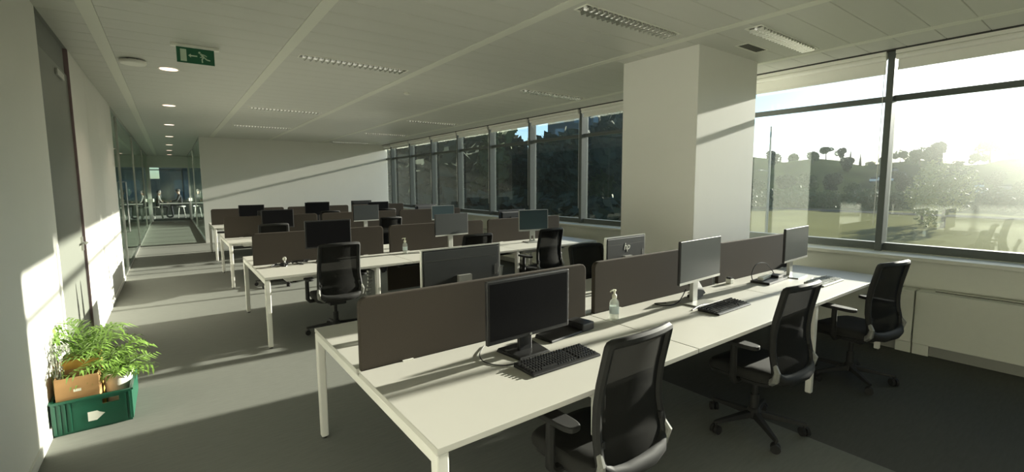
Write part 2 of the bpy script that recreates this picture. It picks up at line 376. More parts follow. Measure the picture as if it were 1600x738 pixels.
# window wall
struct(bx(5.95, 6.36, YR, YE, 0, 0.885).build('wall_right', SILLM), 'low white wall under the windows')
struct(bx(5.91, 6.24, YR, YE, 0.885, 0.925).build('trim_2', SILLM, bevel=0.006), 'pale window ledge')
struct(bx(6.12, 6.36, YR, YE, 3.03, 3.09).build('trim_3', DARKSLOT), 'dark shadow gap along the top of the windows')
GX = 6.30; W0, WP = 1.63, 1.515
wi = 0
for k in range(-5, 17):
    y0 = W0+WP*k; y1 = y0+WP; wi += 1
    wn = struct(empty('window_%d' % wi, (GX, y0, 0)))
    bx(-0.12, 0.05, -0.03, 0.03, 0.925, 3.03).build('mullion', FRAME, wn, bevel=0.003)
    bx(-0.05, 0.04, 0.03, WP-0.03, 0.925, 1.01).build('bottom_frame', FRAME, wn)
    bx(-0.04, 0.04, 0.03, WP-0.03, 2.53, 2.585).build('transom', FRAME, wn)
    bx(-0.04, 0.04, 0.03, WP-0.03, 2.99, 3.03).build('head_frame', FRAME, wn)
    bx(-0.004, 0.004, 0.03, WP-0.03, 1.01, 2.53).build('lower_pane', GLASSW, wn)
    bx(-0.004, 0.004, 0.03, WP-0.03, 2.585, 2.99).build('upper_pane', GLASSW, wn)
    if not (-2 <= k <= 9): continue
    bl = empty('roller_blind', (6.20, y0+0.04, 0)); L = WP-0.08
    drop = 2.90 if k > 1 else (2.83 if k != -1 else 2.86)
    MB().cyl((-0.02, 0, 2.970), (-0.02, L, 2.970), 0.030, n=14).build('rolled_fabric', BLIND, bl, smooth=True)
    bx(0.008, 0.012, 0.01, L-0.01, drop, 2.97).build('fabric', BLIND, bl)
    bx(0.0, 0.02, 0.01, L-0.01, drop-0.022, drop).build('bottom_bar', BLIND, bl)
    bx(-0.06, 0.0, 0.0, L, 2.995, 3.03).build('cassette', WHITEP, bl)
    MB().tube([(0.0, 0.02, 2.96), (-0.01, 0.015, 1.9), (-0.005, 0.02, 1.2)], 0.003, 5).build('pull_chain', WHITEP, bl)
    if k <= 1:
        lab = {-2: 'rolled white blind beyond the right frame edge of the picture', -1: 'rolled white blind over the rightmost bright window', 0: 'rolled white blind over the window just right of the column', 1: 'rolled white blind over the window hidden behind the column'}[k]
    else:
        lab = 'rolled white blind of the %s window counted from the column into depth' % ORD[k-2]
    tag(bl, lab, 'blind', 'roller blinds along the window wall')
# convector covers under the windows
ci = 0
for k in range(-3, 9):
    y0 = 1.20+1.5*k
    if 2.4 < y0 < 3.9: continue
    cv = empty('convector_cover', (5.74, y0, 0)); L = 1.49
    bx(0, 0.188, 0, L, 0.105, 0.62).build('casing', CONV, cv, bevel=0.008)
    sl = bx(0.10, 0.17, 0.12, L-0.12, 0.6205, 0.625).build('slot', DARKSLOT, cv)
    for q in range(3): bx(0.112+q*0.02, 0.120+q*0.02, 0.12, L-0.12, 0.622, 0.632).build('grille_bar', CONV, sl)
    bx(0.05, 0.185, 0.0, L, 0, 0.105).build('kick_plate', KICK, cv)
    for yy in (0.0, L-0.12): bx(0.02, 0.05, yy, yy+0.12, 0, 0.105).build('foot', CONV, cv)
    lab = {-3: 'low white convector cover nearest the viewer under the windows', -2: 'low white convector cover under the window beside the viewer', -1: 'low white convector cover at the right edge, below the bright window', 0: 'low white convector cover behind the farthest right office chair'}.get(k, 'low white convector cover, %s beyond the column' % ORD[max(0, k-2)])
    tag(cv, lab, 'radiator', 'convector covers under the windows')

# ------------------------------------------------------------------ ceiling fittings
def linear_light(x0, y, lab):
    t = empty('linear_light', (x0, y, CZ)); L = 1.20; hw = 0.062
    fr = MB(); fr.box(0, L, -hw-0.012, -hw, -0.006, 0.02); fr.box(0, L, hw, hw+0.012, -0.006, 0.02); fr.box(-0.012, 0, -hw-0.012, hw+0.012, -0.006, 0.02); fr.box(L, L+0.012, -hw-0.012, hw+0.012, -0.006, 0.02)
    fr.build('frame', WHITEP, t)
    bx(0, L, -hw, hw, -0.0025, -0.001).build('reflector', LOUVRE, t)
    MB().cyl((0.03, 0, -0.012), (L-0.03, 0, -0.012), 0.009, n=8).build('tube', TUBE, t, smooth=True)
    me = MB().add([(-0.004,-hw,-0.032),(0.004,-hw,-0.032),(0.012,-hw,-0.004),(-0.012,-hw,-0.004),(-0.004,hw,-0.032),(0.004,hw,-0.032),(0.012,hw,-0.004),(-0.012,hw,-0.004)],
                  [(0,1,2,3),(7,6,5,4),(0,4,5,1),(1,5,6,2),(2,6,7,3),(3,7,4,0)]).mesh('louvre_blade', LOUVRE)
    for q in range(19): inst('louvre_blade', me, t, (0.06+q*0.06, 0, 0))
    tag(t, lab, 'ceiling light', 'linear louvred ceiling lights'); return t
LL = [(2.67, 2.67, 'large louvred ceiling light nearest the viewer, left of the column'), (4.25, 2.12, 'louvred ceiling light above the right window, right of the column'),
      (1.20, 5.38, 'thin louvred ceiling light above the second bench, left side'), (4.27, 5.45, 'louvred ceiling light just left of the column top'),
      (1.22, 9.38, 'narrow louvred ceiling light above the third bench, left side'), (4.25, 9.45, 'narrow louvred ceiling light above the third bench near the windows'),
      (1.25, 12.34, 'faint louvred ceiling light near the top of the back wall, left side'), (4.30, 12.36, 'faint louvred ceiling light near the window end of the back wall'),
      (4.30, 15.40, 'farthest louvred ceiling light touching the back wall')]
for x, y, lab in LL: linear_light(x, y, lab)
def downlight(y, lab, i):
    t = empty('downlight', (0.08, y, CZ))
    MB().lathe([(0.075, 0.0), (0.105, -0.004), (0.105, 0.01), (0.075, 0.01)], n=28).build('ring', WHITEP, t, smooth=True)
    MB().lathe([(0.001, -0.003), (0.088, -0.005), (0.088, 0.004), (0.001, 0.004)], n=28).build('glowing_disc', LAMPE, t, smooth=True)
    ld = bpy.data.lights.new('downlight_lamp', 'SPOT'); ld.energy = 14; ld.color = (1.0, 0.8, 0.62); ld.spot_size = math.radians(110); ld.spot_blend = 0.6; ld.shadow_soft_size = 0.08
    lo = bpy.data.objects.new('downlight_lamp', ld); C.objects.link(lo); lo.parent = t; lo.location = (0, 0, -0.02)
    tag(t, lab, 'downlight', 'round downlights along the corridor')
for i, y in enumerate((6.87, 9.95, 13.07, 16.2, 19.5, 22.6, 25.7)):
    downlight(y, 'glowing round corridor downlight, %s from the viewer' % ORD[i], i)
t = empty('exit_sign', (0.29, 5.60, CZ))
bx(-0.20, 0.20, -0.03, 0.03, -0.026, 0.0).build('housing', WHITEP, t, bevel=0.004)
sp = bx(-0.155, 0.155, -0.006, 0.006, -0.172, -0.026).build('sign_panel', GREENS, t)
bx(-0.125, -0.075, -0.0075, -0.0062, -0.158, -0.045).build('door_symbol', SIGNW, sp)
ar = MB(); ar.prism_xz([(-0.062, -0.100), (-0.040, -0.082), (-0.040, -0.094), (0.012, -0.094), (0.012, -0.106), (-0.040, -0.106), (-0.040, -0.118)], -0.0075, -0.0062)
ar.build('arrow', SIGNW, sp)
rm_ = MB()
rm_.lathe([(0.001, 0), (0.010, 0), (0.010, 0.0013), (0.001, 0.0013)], n=12); rm_.v = [(x+0.032, -0.0062-z, y-0.062) for x, y, z in rm_.v]
def limb(pts, wd):
    for (a, b), (c, e) in zip(pts, pts[1:]):
        dx, dz = c-a, e-b; l = math.hypot(dx, dz); nx, nz = -dz/l*wd/2, dx/l*wd/2
        rm_.prism_xz([(a+nx, b+nz), (c+nx, e+nz), (c-nx, e-nz), (a-nx, b-nz)][::-1], -0.0075, -0.0062)
limb([(0.040, -0.072), (0.066, -0.102)], 0.017); limb([(0.044, -0.076), (0.070, -0.080), (0.092, -0.094)], 0.008); limb([(0.048, -0.082), (0.052, -0.104), (0.034, -0.106)], 0.008)
limb([(0.066, -0.102), (0.092, -0.124), (0.118, -0.128)], 0.011); limb([(0.066, -0.102), (0.050, -0.124), (0.052, -0.156)], 0.011)
rm_.build('running_figure', SIGNW, sp)
tag(t, 'green emergency exit sign with running figure, arrow and door hung from ceiling', 'sign')
t = empty('wireless_access_point', (-0.235, 6.58, CZ))
MB().lathe([(0.06, 0.0), (0.06, -0.012), (0.118, -0.016), (0.12, -0.035), (0.11, -0.048), (0.06, -0.052), (0.001, -0.053)], n=28).build('cover', WHITEP, t, smooth=True)
bx(-0.05, 0.05, -0.05, 0.05, -0.012, 0).build('mount', DARKSLOT, t)
tag(t, 'white round wireless access point on the ceiling beside the exit sign', 'access point')
t = empty('ceiling_vent', (4.88, 2.44, CZ))
fr = MB(); fr.box(-0.21, 0.21, -0.07, -0.055, -0.006, 0.01); fr.box(-0.21, 0.21, 0.055, 0.07, -0.006, 0.01); fr.box(-0.21, -0.19, -0.055, 0.055, -0.006, 0.01); fr.box(0.19, 0.21, -0.055, 0.055, -0.006, 0.01)
fr.build('frame', WHITEP, t); bx(-0.19, 0.19, -0.055, 0.055, -0.0015, 0.0).build('backing', DARKSLOT, t)
for q in range(5): MB().obox((0, -0.044+q*0.022, -0.004), (0.38, 0.012, 0.002), rx=0.5).build('slat', CONV, t)
tag(t, 'small rectangular air vent in the ceiling beside the column', 'vent')
t = empty('smoke_detector', (2.95, 6.6, CZ))
MB().lathe([(0.03, 0), (0.045, -0.004), (0.045, -0.022), (0.02, -0.035), (0.001, -0.036)], n=18).build('cover', WHITEP, t, smooth=True); bx(-0.02, 0.02, -0.02, 0.02, -0.002, 0).build('base', WHITEP, t)
tag(t, 'tiny white smoke detector on the ceiling left of the column', 'smoke detector')

# ------------------------------------------------------------------ bench desks
DZ = 0.745
def bench(x0, yc, mod, label, far=(1, 1, 1), depth=1.72):
    t = empty('bench_desk', (x0, yc, 0)); hd = depth/2; th = 0.026
    for i in range(3):
        a, b = i*mod+0.003, (i+1)*mod-0.003
        bx(a, b, -hd, -0.022, DZ-th, DZ).build('worktop', DESKTOP, t, bevel=0.002)
        if far[i]: bx(a, b, 0.022, hd, DZ-th, DZ).build('worktop', DESKTOP, t, bevel=0.002)
        # divider screen
        da, db = a+0.012+(0.0 if i == 0 else 0.035), b-(0.035 if i < 2 else 0.05); r = 0.045; zt = 1.118; zb = DZ-0.005
        poly = [(da, zb), (db, zb)]+[(db-r+r*math.cos(q*PI/12), zt-r+r*math.sin(q*PI/12)) for q in range(7)]+[(da+r-r*math.sin(q*PI/12), zt-r+r*math.cos(q*PI/12)) for q in range(7)]
        dv = MB().prism_xz(poly, -0.017, 0.017).build('divider_panel', DIVIDER, t, bevel=0.006)
        bx(da-0.001, db+0.001, -0.012, 0.012, zb-0.03, zb+0.002).build('divider_rail', DESKFRAME, dv)
        for xx in (da+0.25, db-0.25): bx(xx-0.03, xx+0.03, -0.03, 0.03, DZ-0.06, DZ+0.004).build('clamp', DESKFRAME, dv)
        # cable tray and rail
        MB().rings([[(a+0.22, -0.74, 0.655), (a+0.72, -0.74, 0.655), (a+0.72, -0.52, 0.655), (a+0.22, -0.52, 0.655)], [(a+0.18, -0.78, DZ-th-0.001), (a+0.76, -0.78, DZ-th-0.001), (a+0.76, -0.48, DZ-th-0.001), (a+0.18, -0.48, DZ-th-0.001)]]).build('under_tray', DESKFRAME, t, bevel=0.004)
        bx(a+0.1, b-0.1, -0.20, 0.20, 0.56, 0.57).build('cable_tray', TRAYM, t)
        for s in ((-1, 1) if far[i] else (-1,)):
            bx(a+0.02, b-0.02, s*0.62-0.02, s*0.62+0.02, DZ-th-0.045, DZ-th).build('rail', DESKFRAME, t)
    L = 3*mod
    xs = [0.028, 1.176 if far[2] else 0.86, 2*mod, L-0.028]
    for i, x in enumerate(xs):
        isend = i in (0, 3)
        fy = hd-0.03 if (i < 3 or far[2]) else 0.03
        bx(x-0.024, x+0.024, -hd+0.012, fy, DZ-th-0.05, DZ-th-0.001).build('end_beam' if isend else 'mid_beam', DESKFRAME, t, bevel=0.006)
        for s in (-1, 1):
            if s > 0 and not (i < 3 or far[2]): continue
            yy = s*(hd-0.03)
            l = MB().rings([[(x+dx*q, yy+dy*q, z) for dx, dy in ((-0.026, -0.026), (0.026, -0.026), (0.026, 0.026), (-0.026, 0.026))] for z, q in ((0.012, 0.86), (DZ-th-0.05, 1.0), (DZ-th-0.002, 1.0))]).build('leg', DESKFRAME, t, bevel=0.008)
            MB().cyl((x, yy, 0), (x, yy, 0.014), 0.016, n=10).build('foot', TRAYM, l)
    tag(t, label, 'desk', 'rows of white bench desks'); return t
ROWS = [(0.70, 2.255, 1.645), (0.71, 6.0, 1.61), (0.71, 9.45, 1.61), (0.72, 12.75, 1.61)]
b1 = bench(*ROWS[0], 'long white bench desk in the foreground with brown fabric dividers', far=(1, 1, 0))
b2 = bench(*ROWS[1], 'second white bench desk from the viewer, with cables near its left end')
b3 = bench(*ROWS[2], 'third white bench desk from the viewer')
b4 = bench(*ROWS[3], 'farthest white bench desk, in front of the back wall')
# cable spine on the second bench, clips hanging under it
cs = MB()
for q in range(13):
    z = 0.60-q*0.045; x = 1.225+0.02*math.sin(q*0.5)-q*0.006
    cs.obox((x, -0.42+0.01*math.sin(q*0.7), z), (0.055, 0.03, 0.03), rz=0.2)
cs.build('cable_spine', SILVER, b2, bevel=0.004, stuff=True)
bx(1.62, 3.20, -0.01, 0.01, 0.22, 0.70).build('modesty_panel', DIVIDER, b2)

# ------------------------------------------------------------------ chairs
def make_chair():
    t = empty('office_chair')
    prof = [(0.47, -0.262), (0.52, -0.268), (0.58, -0.256), (0.66, -0.240), (0.74, -0.238), (0.85, -0.252), (1.04, -0.295)]
    wid = [(0.47, 0.205), (0.56, 0.224), (0.70, 0.212), (0.85, 0.208), (1.04, 0.204)]
    def P(u, z, inset=0.0):
        wv = lerp_tab(wid, z)-inset; x = u*wv
        return (x, lerp_tab(prof, z)+0.032*u*u, z)
    ztop = 1.035
    # seat
    def outline(sc, z, drop=1):
        r = []
        for j in range(32):
            a = 2*PI*j/32; c, s = math.cos(a), math.sin(a)
            x = 0.245*sc*math.copysign(abs(c)**0.5, c); y = 0.015+0.24*sc*math.copysign(abs(s)**0.5, s)
            r.append((x, y, z-drop*0.035*max(0, (y-0.10)/0.15)**2))
        return r
    MB().rings([outline(0.90, 0.418), outline(0.985, 0.428), outline(1.0, 0.450), outline(0.985, 0.474), outline(0.93, 0.487), outline(0.6, 0.492), outline(0.2, 0.490)]).build('seat', CHAIRF, t, smooth=True)
    MB().rings([outline(0.80, 0.392), outline(0.93, 0.400), outline(0.95, 0.420)]).build('seat_pan', CHAIRB, t, smooth=True)
    # back frame: closed loop
    path = [P(-1, 0.50+q*0.05) for q in range(10)]+[P(-1, 1.0), P(-1, 1.018), P(-0.985, 1.030), P(-0.93, ztop)]+[P(u/4, ztop+0.006*(1-(u/4)**2)) for u in (-2, -1, 0, 1, 2)]+[P(0.93, ztop), P(0.985, 1.030), P(1, 1.018), P(1, 1.0)]+[P(1, 0.95-q*0.05) for q in range(10)]+[P(0.9, 0.475), P(0.4, 0.462), P(0, 0.46), P(-0.4, 0.462), P(-0.9, 0.475)]
    MB().tube(path, 0.021, 8, closed=True).build('back_frame', CHAIRB, t, smooth=True)
    MB().grid(lambda u, v: P(2*u-1, 0.47+v*0.56, 0.006), 8, 14).build('back_mesh', CHAIRM, t, smooth=True)
    br = MB().tube([P(-1, 0.585), (-0.236, -0.255, 0.53), (-0.225, -0.24, 0.475), (-0.16, -0.18, 0.425), (-0.05, -0.06, 0.405), (0.05, -0.06, 0.405), (0.16, -0.18, 0.425), (0.225, -0.24, 0.475), (0.236, -0.255, 0.53), P(1, 0.585)], [0.012, 0.018, 0.022, 0.024, 0.024, 0.024, 0.024, 0.022, 0.018, 0.012], 8).build('back_bracket', CHAIRG, t, smooth=True)
    MB().tube([(-0.215, -0.222, 0.545), (-0.21, -0.232, 0.50), (-0.17, -0.25, 0.468), (-0.08, -0.262, 0.455), (0.08, -0.262, 0.455), (0.17, -0.25, 0.468), (0.21, -0.232, 0.50), (0.215, -0.222, 0.545)], [0.016, 0.028, 0.036, 0.040, 0.040, 0.036, 0.028, 0.016], 10).build('lower_shell', CHAIRB, t, smooth=True)
    for s in (-1, 1): MB().obox((s*0.205, -0.225, 0.60), (0.02, 0.03, 0.035)).build('clip', CHAIRB, br, bevel=0.004)
    MB().grid(lambda u, v: (lambda p: (p[0], p[1]+0.02, p[2]))(P((2*u-1)*0.86, 0.60+v*0.07, 0.01)), 6, 2).build('lumbar_pad', CHAIRB, t)
    # arms
    for s in (-1, 1):
        a = MB().tube([(s*0.19, -0.01, 0.405), (s*0.27, -0.01, 0.405), (s*0.292, -0.01, 0.43), (s*0.292, -0.01, 0.655)], [0.022, 0.022, 0.022, 0.020], 8, sy=1.0).build('armrest_post', CHAIRB, t, smooth=True)
        poly = [(s*0.285+0.046*math.copysign(abs(math.cos(q))**0.6, math.cos(q)), -0.03+0.135*math.copysign(abs(math.sin(q))**0.6, math.sin(q))) for q in [2*PI*j/20 for j in range(20)]]
        MB().prism_xy(poly, 0.652, 0.677).build('arm_pad', CHAIRB, a, bevel=0.006)
    # mechanism, gas lift
    MB().box(-0.09, 0.09, -0.12, 0.12, 0.345, 0.395).build('tilt_mechanism', CHAIRB, t, bevel=0.01)
    lv = MB().tube([(0.05, 0.03, 0.37), (0.24, 0.05, 0.375), (0.27, 0.06, 0.37)], 0.006, 6).build('height_lever', CHAIRB, t)
    MB().cyl((0, 0, 0.08), (0, 0, 0.24), 0.028, n=14).cyl((0, 0, 0.24), (0, 0, 0.35), 0.018, n=14).build('gas_column', CHAIRB, t, smooth=True)
    MB().lathe([(0.03, 0.075), (0.05, 0.08), (0.05, 0.115), (0.035, 0.14), (0.028, 0.145)], n=18).build('hub', CHAIRB, t, smooth=True)
    for q in range(5):
        a = q*2*PI/5+0.3; c, s = math.cos(a), math.sin(a)
        n = (-s, c)
        sec = []
        for r, hw, zb, zt in ((0.03, 0.028, 0.085, 0.125), (0.16, 0.022, 0.080, 0.110), (0.29, 0.017, 0.072, 0.092), (0.315, 0.012, 0.072, 0.088)):
            sec.append([(c*r-n[0]*hw, s*r-n[1]*hw, zb), (c*r+n[0]*hw, s*r+n[1]*hw, zb), (c*r+n[0]*hw*0.7, s*r+n[1]*hw*0.7, zt), (c*r-n[0]*hw*0.7, s*r-n[1]*hw*0.7, zt)])
        lg = MB().rings(sec).build('base_leg', CHAIRB, t, bevel=0.004)
        cx, cy = c*0.30, s*0.30
        b2_ = a+0.9*q; ux, uy = math.cos(b2_), math.sin(b2_)
        cw = MB()
        for k in (-1, 1): cw.cyl((cx+ux*0.006*k, cy+uy*0.006*k, 0.029), (cx+ux*0.026*k, cy+uy*0.026*k, 0.029), 0.029, n=14)
        cw.cyl((cx, cy, 0.03), (cx, cy, 0.078), 0.008, n=8)
        cw.build('caster', CHAIRB, lg, smooth=True)
    return t
chair0 = make_chair()
CH = [
 (1.57, 1.465, 0.03, 'black mesh office chair in the foreground, cut by the bottom frame edge'),
 (3.13, 1.44, -0.06, 'black mesh office chair in the middle of the foreground bench'),
 (4.58, 1.34, -0.18, 'black mesh office chair farthest right, beside the convector cover'),
 (3.37, 3.04, PI-0.1, 'black office chair behind the foreground divider, left of the monitor with a letter logo'),
 (1.43, 5.29, 0.0, 'black mesh office chair before the second bench, left end'),
 (3.05, 5.09, 0.05, 'black office chair in the middle of the second bench, mostly hidden by a monitor'),
 (4.23, 5.04, 0.04, 'black office chair before the grey-blue monitor on the second bench'),
 (1.34, 8.47, -0.1, 'black office chair before the third bench, left end'),
 (3.35, 8.65, 0.05, 'black office chair in the middle of the third bench'),
 (3.07, 11.6, -0.1, 'black office chair in the middle of the farthest bench'),
 (4.45, 11.6, 0.05, 'black office chair at the window end of the farthest bench'),
]
for i, (x, y, rz, lab) in enumerate(CH):
    o = chair0 if i == 0 else copy_tree(chair0)
    o.location = (x, y, 0); o.rotation_euler = (0, 0, rz); tag(o, lab, 'chair', 'black office chairs')

# ------------------------------------------------------------------ monitors (local: screen faces -Y, base centred on origin)
def monitor(x, y, rz, label, w=0.58, hgt=0.34, z0=0.10, style='black', screen=SCREENB, logo=None, edge=None, z=DZ):
    t = empty('monitor', (x, y, z), rz)
    hb = BLACK if style != 'silver_back' else BLACK
    th = 0.022
    hs = bx(-w/2, w/2, -0.06, -0.06+th, z0, z0+hgt).build('housing', hb, t, bevel=0.004)
    bz = 0.016 if style == 'black' else 0.006; bb = 0.022 if style == 'black' else 0.020
    bx(-w/2+bz, w/2-bz, -0.0612, -0.0600, z0+bb, z0+hgt-bz).build('screen', screen, hs)
    if style in ('silver', 'silver_back', 'silver_slot'):
        bx(-w/2, w/2, -0.0615, -0.060, z0, z0+0.018).build('lower_bezel', SILVER if style != 'silver_back' else BLACK, hs)
    if style == 'silver_back' or edge:
        e = MB(); q = 0.007
        e.box(-w/2-q, -w/2, -0.062, -0.036, z0-q, z0+hgt+q); e.box(w/2, w/2+q, -0.062, -0.036, z0-q, z0+hgt+q); e.box(-w/2, w/2, -0.062, -0.036, z0+hgt, z0+hgt+q); e.box(-w/2, w/2, -0.062, -0.036, z0-q, z0)
        e.build('edge_band', SILVER, hs)
    # rear bulge
    if style == 'silver_back':
        bx(-w/2+0.008, w/2-0.008, -0.038, -0.032, z0+0.008, z0+hgt-0.008).build('back_shell', BACKSHELL, hs, bevel=0.002)
        bx(-w*0.44, w*0.46, -0.0325, -0.0312, z0+hgt*0.80, z0+hgt*0.812).build('groove', DARKSLOT, hs)
        bx(-w/2+0.012, -w/2+0.045, -0.0325, -0.031, z0+hgt*0.42, z0+hgt*0.62).build('sticker', DARKSLOT, hs)
    else: MB().rings([[(sx*w*0.44, -0.040, z0+hgt/2+sz*hgt*0.42) for sx, sz in ((-1,-1),(1,-1),(1,1),(-1,1))], [(sx*w*0.38, -0.026, z0+hgt/2+sz*hgt*0.34) for sx, sz in ((-1,-1),(1,-1),(1,1),(-1,1))]]).build('rear_bulge', BLACK, hs, bevel=0.004)
    st = BLACK if style in ('black',) else SILVER
    if style == 'black':
        MB().box(-0.045, 0.045, -0.018, 0.008, 0.01, z0+hgt*0.5).build('stand_neck', st, t, bevel=0.006)
        MB().rings([[(-0.115, -0.10, 0), (0.115, -0.10, 0), (0.13, 0.09, 0), (-0.13, 0.09, 0)], [(-0.10, -0.09, 0.012), (0.10, -0.09, 0.012), (0.12, 0.08, 0.022), (-0.12, 0.08, 0.022)]]).build('stand_base', st, t, bevel=0.003)
    else:
        nk = MB()
        if style == 'silver_slot':
            nk.box(-0.045, -0.022, -0.020, 0.012, 0.008, z0+hgt*0.55); nk.box(0.022, 0.045, -0.020, 0.012, 0.008, z0+hgt*0.55); nk.box(-0.022, 0.022, -0.02, 0.012, 0.008, 0.03); nk.box(-0.022, 0.022, -0.02, 0.012, 0.10, z0+hgt*0.55)
        else:
            nk.box(-0.036, 0.036, -0.020, 0.010, 0.008, z0+hgt*(0.3 if style == 'silver_back' else 0.55))
        nk.build('stand_neck', st, t, bevel=0.003)
        MB().prism_xy([(-0.13, -0.13), (0.13, -0.13), (0.13, 0.08), (-0.13, 0.08)], 0, 0.010).build('stand_base', st, t, bevel=0.003)
    bx(-0.05, 0.05, -0.032, -0.005, z0+hgt*(0.14 if style == 'silver_back' else 0.36), z0+hgt*(0.50 if style == 'silver_back' else 0.64)).build('mount_plate', CHAIRG if style == 'silver_back' else st, t)
    if logo == 'front':
        MB().cyl((0, -0.0612, z0+0.011), (0, -0.0625, z0+0.011), 0.007, n=14).build('logo', SILVER, hs)
    if logo == 'letters_back':
        cu = bpy.data.curves.new('logo', 'FONT'); cu.body = 'hp'; cu.size = 0.085; cu.align_x = 'CENTER'; cu.extrude = 0.0008; cu.shear = 0.25
        to = bpy.data.objects.new('logo_tmp', cu); C.objects.link(to); bpy.context.view_layer.update()
        me = bpy.data.meshes.new_from_object(to.evaluated_get(bpy.context.evaluated_depsgraph_get())); bpy.data.objects.remove(to)
        me.materials.clear(); me.materials.append(WHITEP)
        lo = bpy.data.objects.new('logo', me); C.objects.link(lo); lo.parent = hs; lo.rotation_euler = (PI/2, 0, PI); lo.location = (0.0, -0.0305, z0+hgt*0.66)
    tag(t, label, 'monitor', 'computer monitors on the benches'); return t
monitor(1.54, 1.965, 0.03, 'large black monitor with dark screen on the foreground bench', w=0.58, hgt=0.335, z0=0.105, logo='front')
monitor(3.25, 2.00, 0.06, 'thin grey-screened monitor in the middle of the foreground bench', w=0.61, hgt=0.325, z0=0.18, style='silver', screen=SCREENG)
monitor(4.93, 2.00, 0.06, 'thin grey-screened monitor at the window end of the foreground bench', w=0.60, hgt=0.325, z0=0.165, style='silver', screen=SCREENG)
m = monitor(1.55, 2.60, PI, 'large silver-edged monitor seen from behind above the foreground divider', w=0.59, hgt=0.36, z0=0.15, style='silver_back')
monitor(3.22, 2.60, PI+0.05, 'monitor seen from behind with a small white letter logo, by the column', w=0.54, hgt=0.33, z0=0.13, style='silver_back', logo='letters_back')
monitor(1.50, 5.76, 0.0, 'black monitor behind the office chair on the second bench', w=0.53, hgt=0.33, z0=0.18)
monitor(3.20, 5.80, 0.06, 'charcoal-screened monitor on a slim silver stand, second bench', w=0.55, hgt=0.31, z0=0.20, style='silver', screen=SCREEND)
monitor(4.62, 5.68, -0.20, 'grey-blue monitor on a silver stand at the second bench, window end', w=0.50, hgt=0.32, z0=0.19, style='silver_slot', screen=SCREENT, edge=True)
monitor(4.72, 6.30, PI, 'black monitor seen from behind beside the grey-blue screen', w=0.55, hgt=0.33, z0=0.155)
monitor(1.53, 9.16, 0.0, 'black monitor at the left end of the third bench', w=0.52, hgt=0.33, z0=0.16)
monitor(3.14, 9.18, 0.05, 'charcoal monitor in the middle of the third bench', w=0.52, hgt=0.32, z0=0.20, style='silver', screen=SCREEND)
monitor(4.86, 9.16, 0.0, 'teal-grey monitor at the window end of the third bench', w=0.54, hgt=0.30, z0=0.145, style='silver', screen=SCREENT, edge=True)
monitor(4.80, 9.78, PI+0.1, 'black monitor seen from behind at the window end of the third bench', w=0.56, hgt=0.32, z0=0.14)
monitor(1.58, 9.80, PI, 'black monitor on the far side of the third bench, left end', w=0.54, hgt=0.32, z0=0.12)
monitor(1.53, 12.45, 0.0, 'black monitor at the left end of the farthest bench', w=0.54, hgt=0.33, z0=0.13)
monitor(3.02, 12.47, 0.0, 'black monitor in the middle of the farthest bench', w=0.60, hgt=0.34, z0=0.14)
monitor(4.62, 12.45, 0.0, 'black monitor at the window end of the farthest bench', w=0.58, hgt=0.33, z0=0.12)
monitor(3.22, 13.10, PI, 'black monitor seen from behind, middle of the farthest bench', w=0.58, hgt=0.33, z0=0.13)
monitor(4.40, 13.10, PI, 'black monitor seen from behind, window end of the farthest bench', w=0.58, hgt=0.34, z0=0.13)

# ------------------------------------------------------------------ desk items
def keyboard(x, y, rz, label, body=BLACK, keys=KEYM, w=0.47, dpt=0.165):
    t = empty('keyboard', (x, y, DZ), rz)
    MB().rings([[(-w/2, -dpt/2, 0), (w/2, -dpt/2, 0), (w/2, dpt/2, 0), (-w/2, dpt/2, 0)], [(-w/2, -dpt/2, 0.012), (w/2, -dpt/2, 0.012), (w/2, dpt/2, 0.024), (-w/2, dpt/2, 0.024)]]).build('body', body, t, bevel=0.004)
    k = MB(); p = 0.0185
    def zt(yy): return 0.012+0.012*(yy+dpt/2)/dpt
    for r in range(6):
        yy = dpt/2-0.022-r*0.0215-(0.006 if r > 0 else 0)
        c = 0
        xx = -w/2+0.014
        while xx < w/2-0.03:
            sz = p-0.0035
            if r == 5 and c == 3: sz = p*6-0.0035
            if xx+sz > w/2-0.01: break
            gap = (0.30 < (xx+w/2)/w < 0)
            if not (abs((xx+w/2)/w-0.665) < 0.018 or abs((xx+w/2)/w-0.80) < 0.015):
                z = zt(yy)
                k.add([(xx,yy-0.008,z),(xx+sz,yy-0.008,z),(xx+sz,yy+0.008,z),(xx,yy+0.008,z),(xx+0.002,yy-0.0055,z+0.010),(xx+sz-0.002,yy-0.0055,z+0.010),(xx+sz-0.002,yy+0.006,z+0.010),(xx+0.002,yy+0.006,z+0.010)],
                      [(4,5,6,7),(0,1,5,4),(1,2,6,5),(2,3,7,6),(3,0,4,7)])
            xx += sz+0.0035; c += 1
    k.build('keys', keys, t, stuff=True)
    tag(t, label, 'keyboard'); return t
keyboard(1.59, 1.735, 0.0, 'black keyboard in front of the large black monitor')
keyboard(3.28, 1.755, 0.02, 'black keyboard in front of the middle grey-screened monitor')
keyboard(4.85, 1.66, 0.0, 'light grey keyboard at the window end of the foreground bench', KBG, KEYG)
def cable(name, pts, r, mat, label, sub=6):
    P = [Vector(p) for p in pts]; out = []
    for i in range(len(P)-1):
        p0, p1, p2, p3 = P[max(i-1, 0)], P[i], P[i+1], P[min(i+2, len(P)-1)]
        for k in range(sub):
            t = k/sub
            out.append(0.5*((2*p1)+(-p0+p2)*t+(2*p0-5*p1+4*p2-p3)*t*t+(-p0+3*p1-3*p2+p3)*t**3))
    out.append(P[-1])
    o = MB().tube(out, r, 6).build(name, mat, smooth=True)
    tag(o, label, 'cable'); return o
Z = DZ+0.004
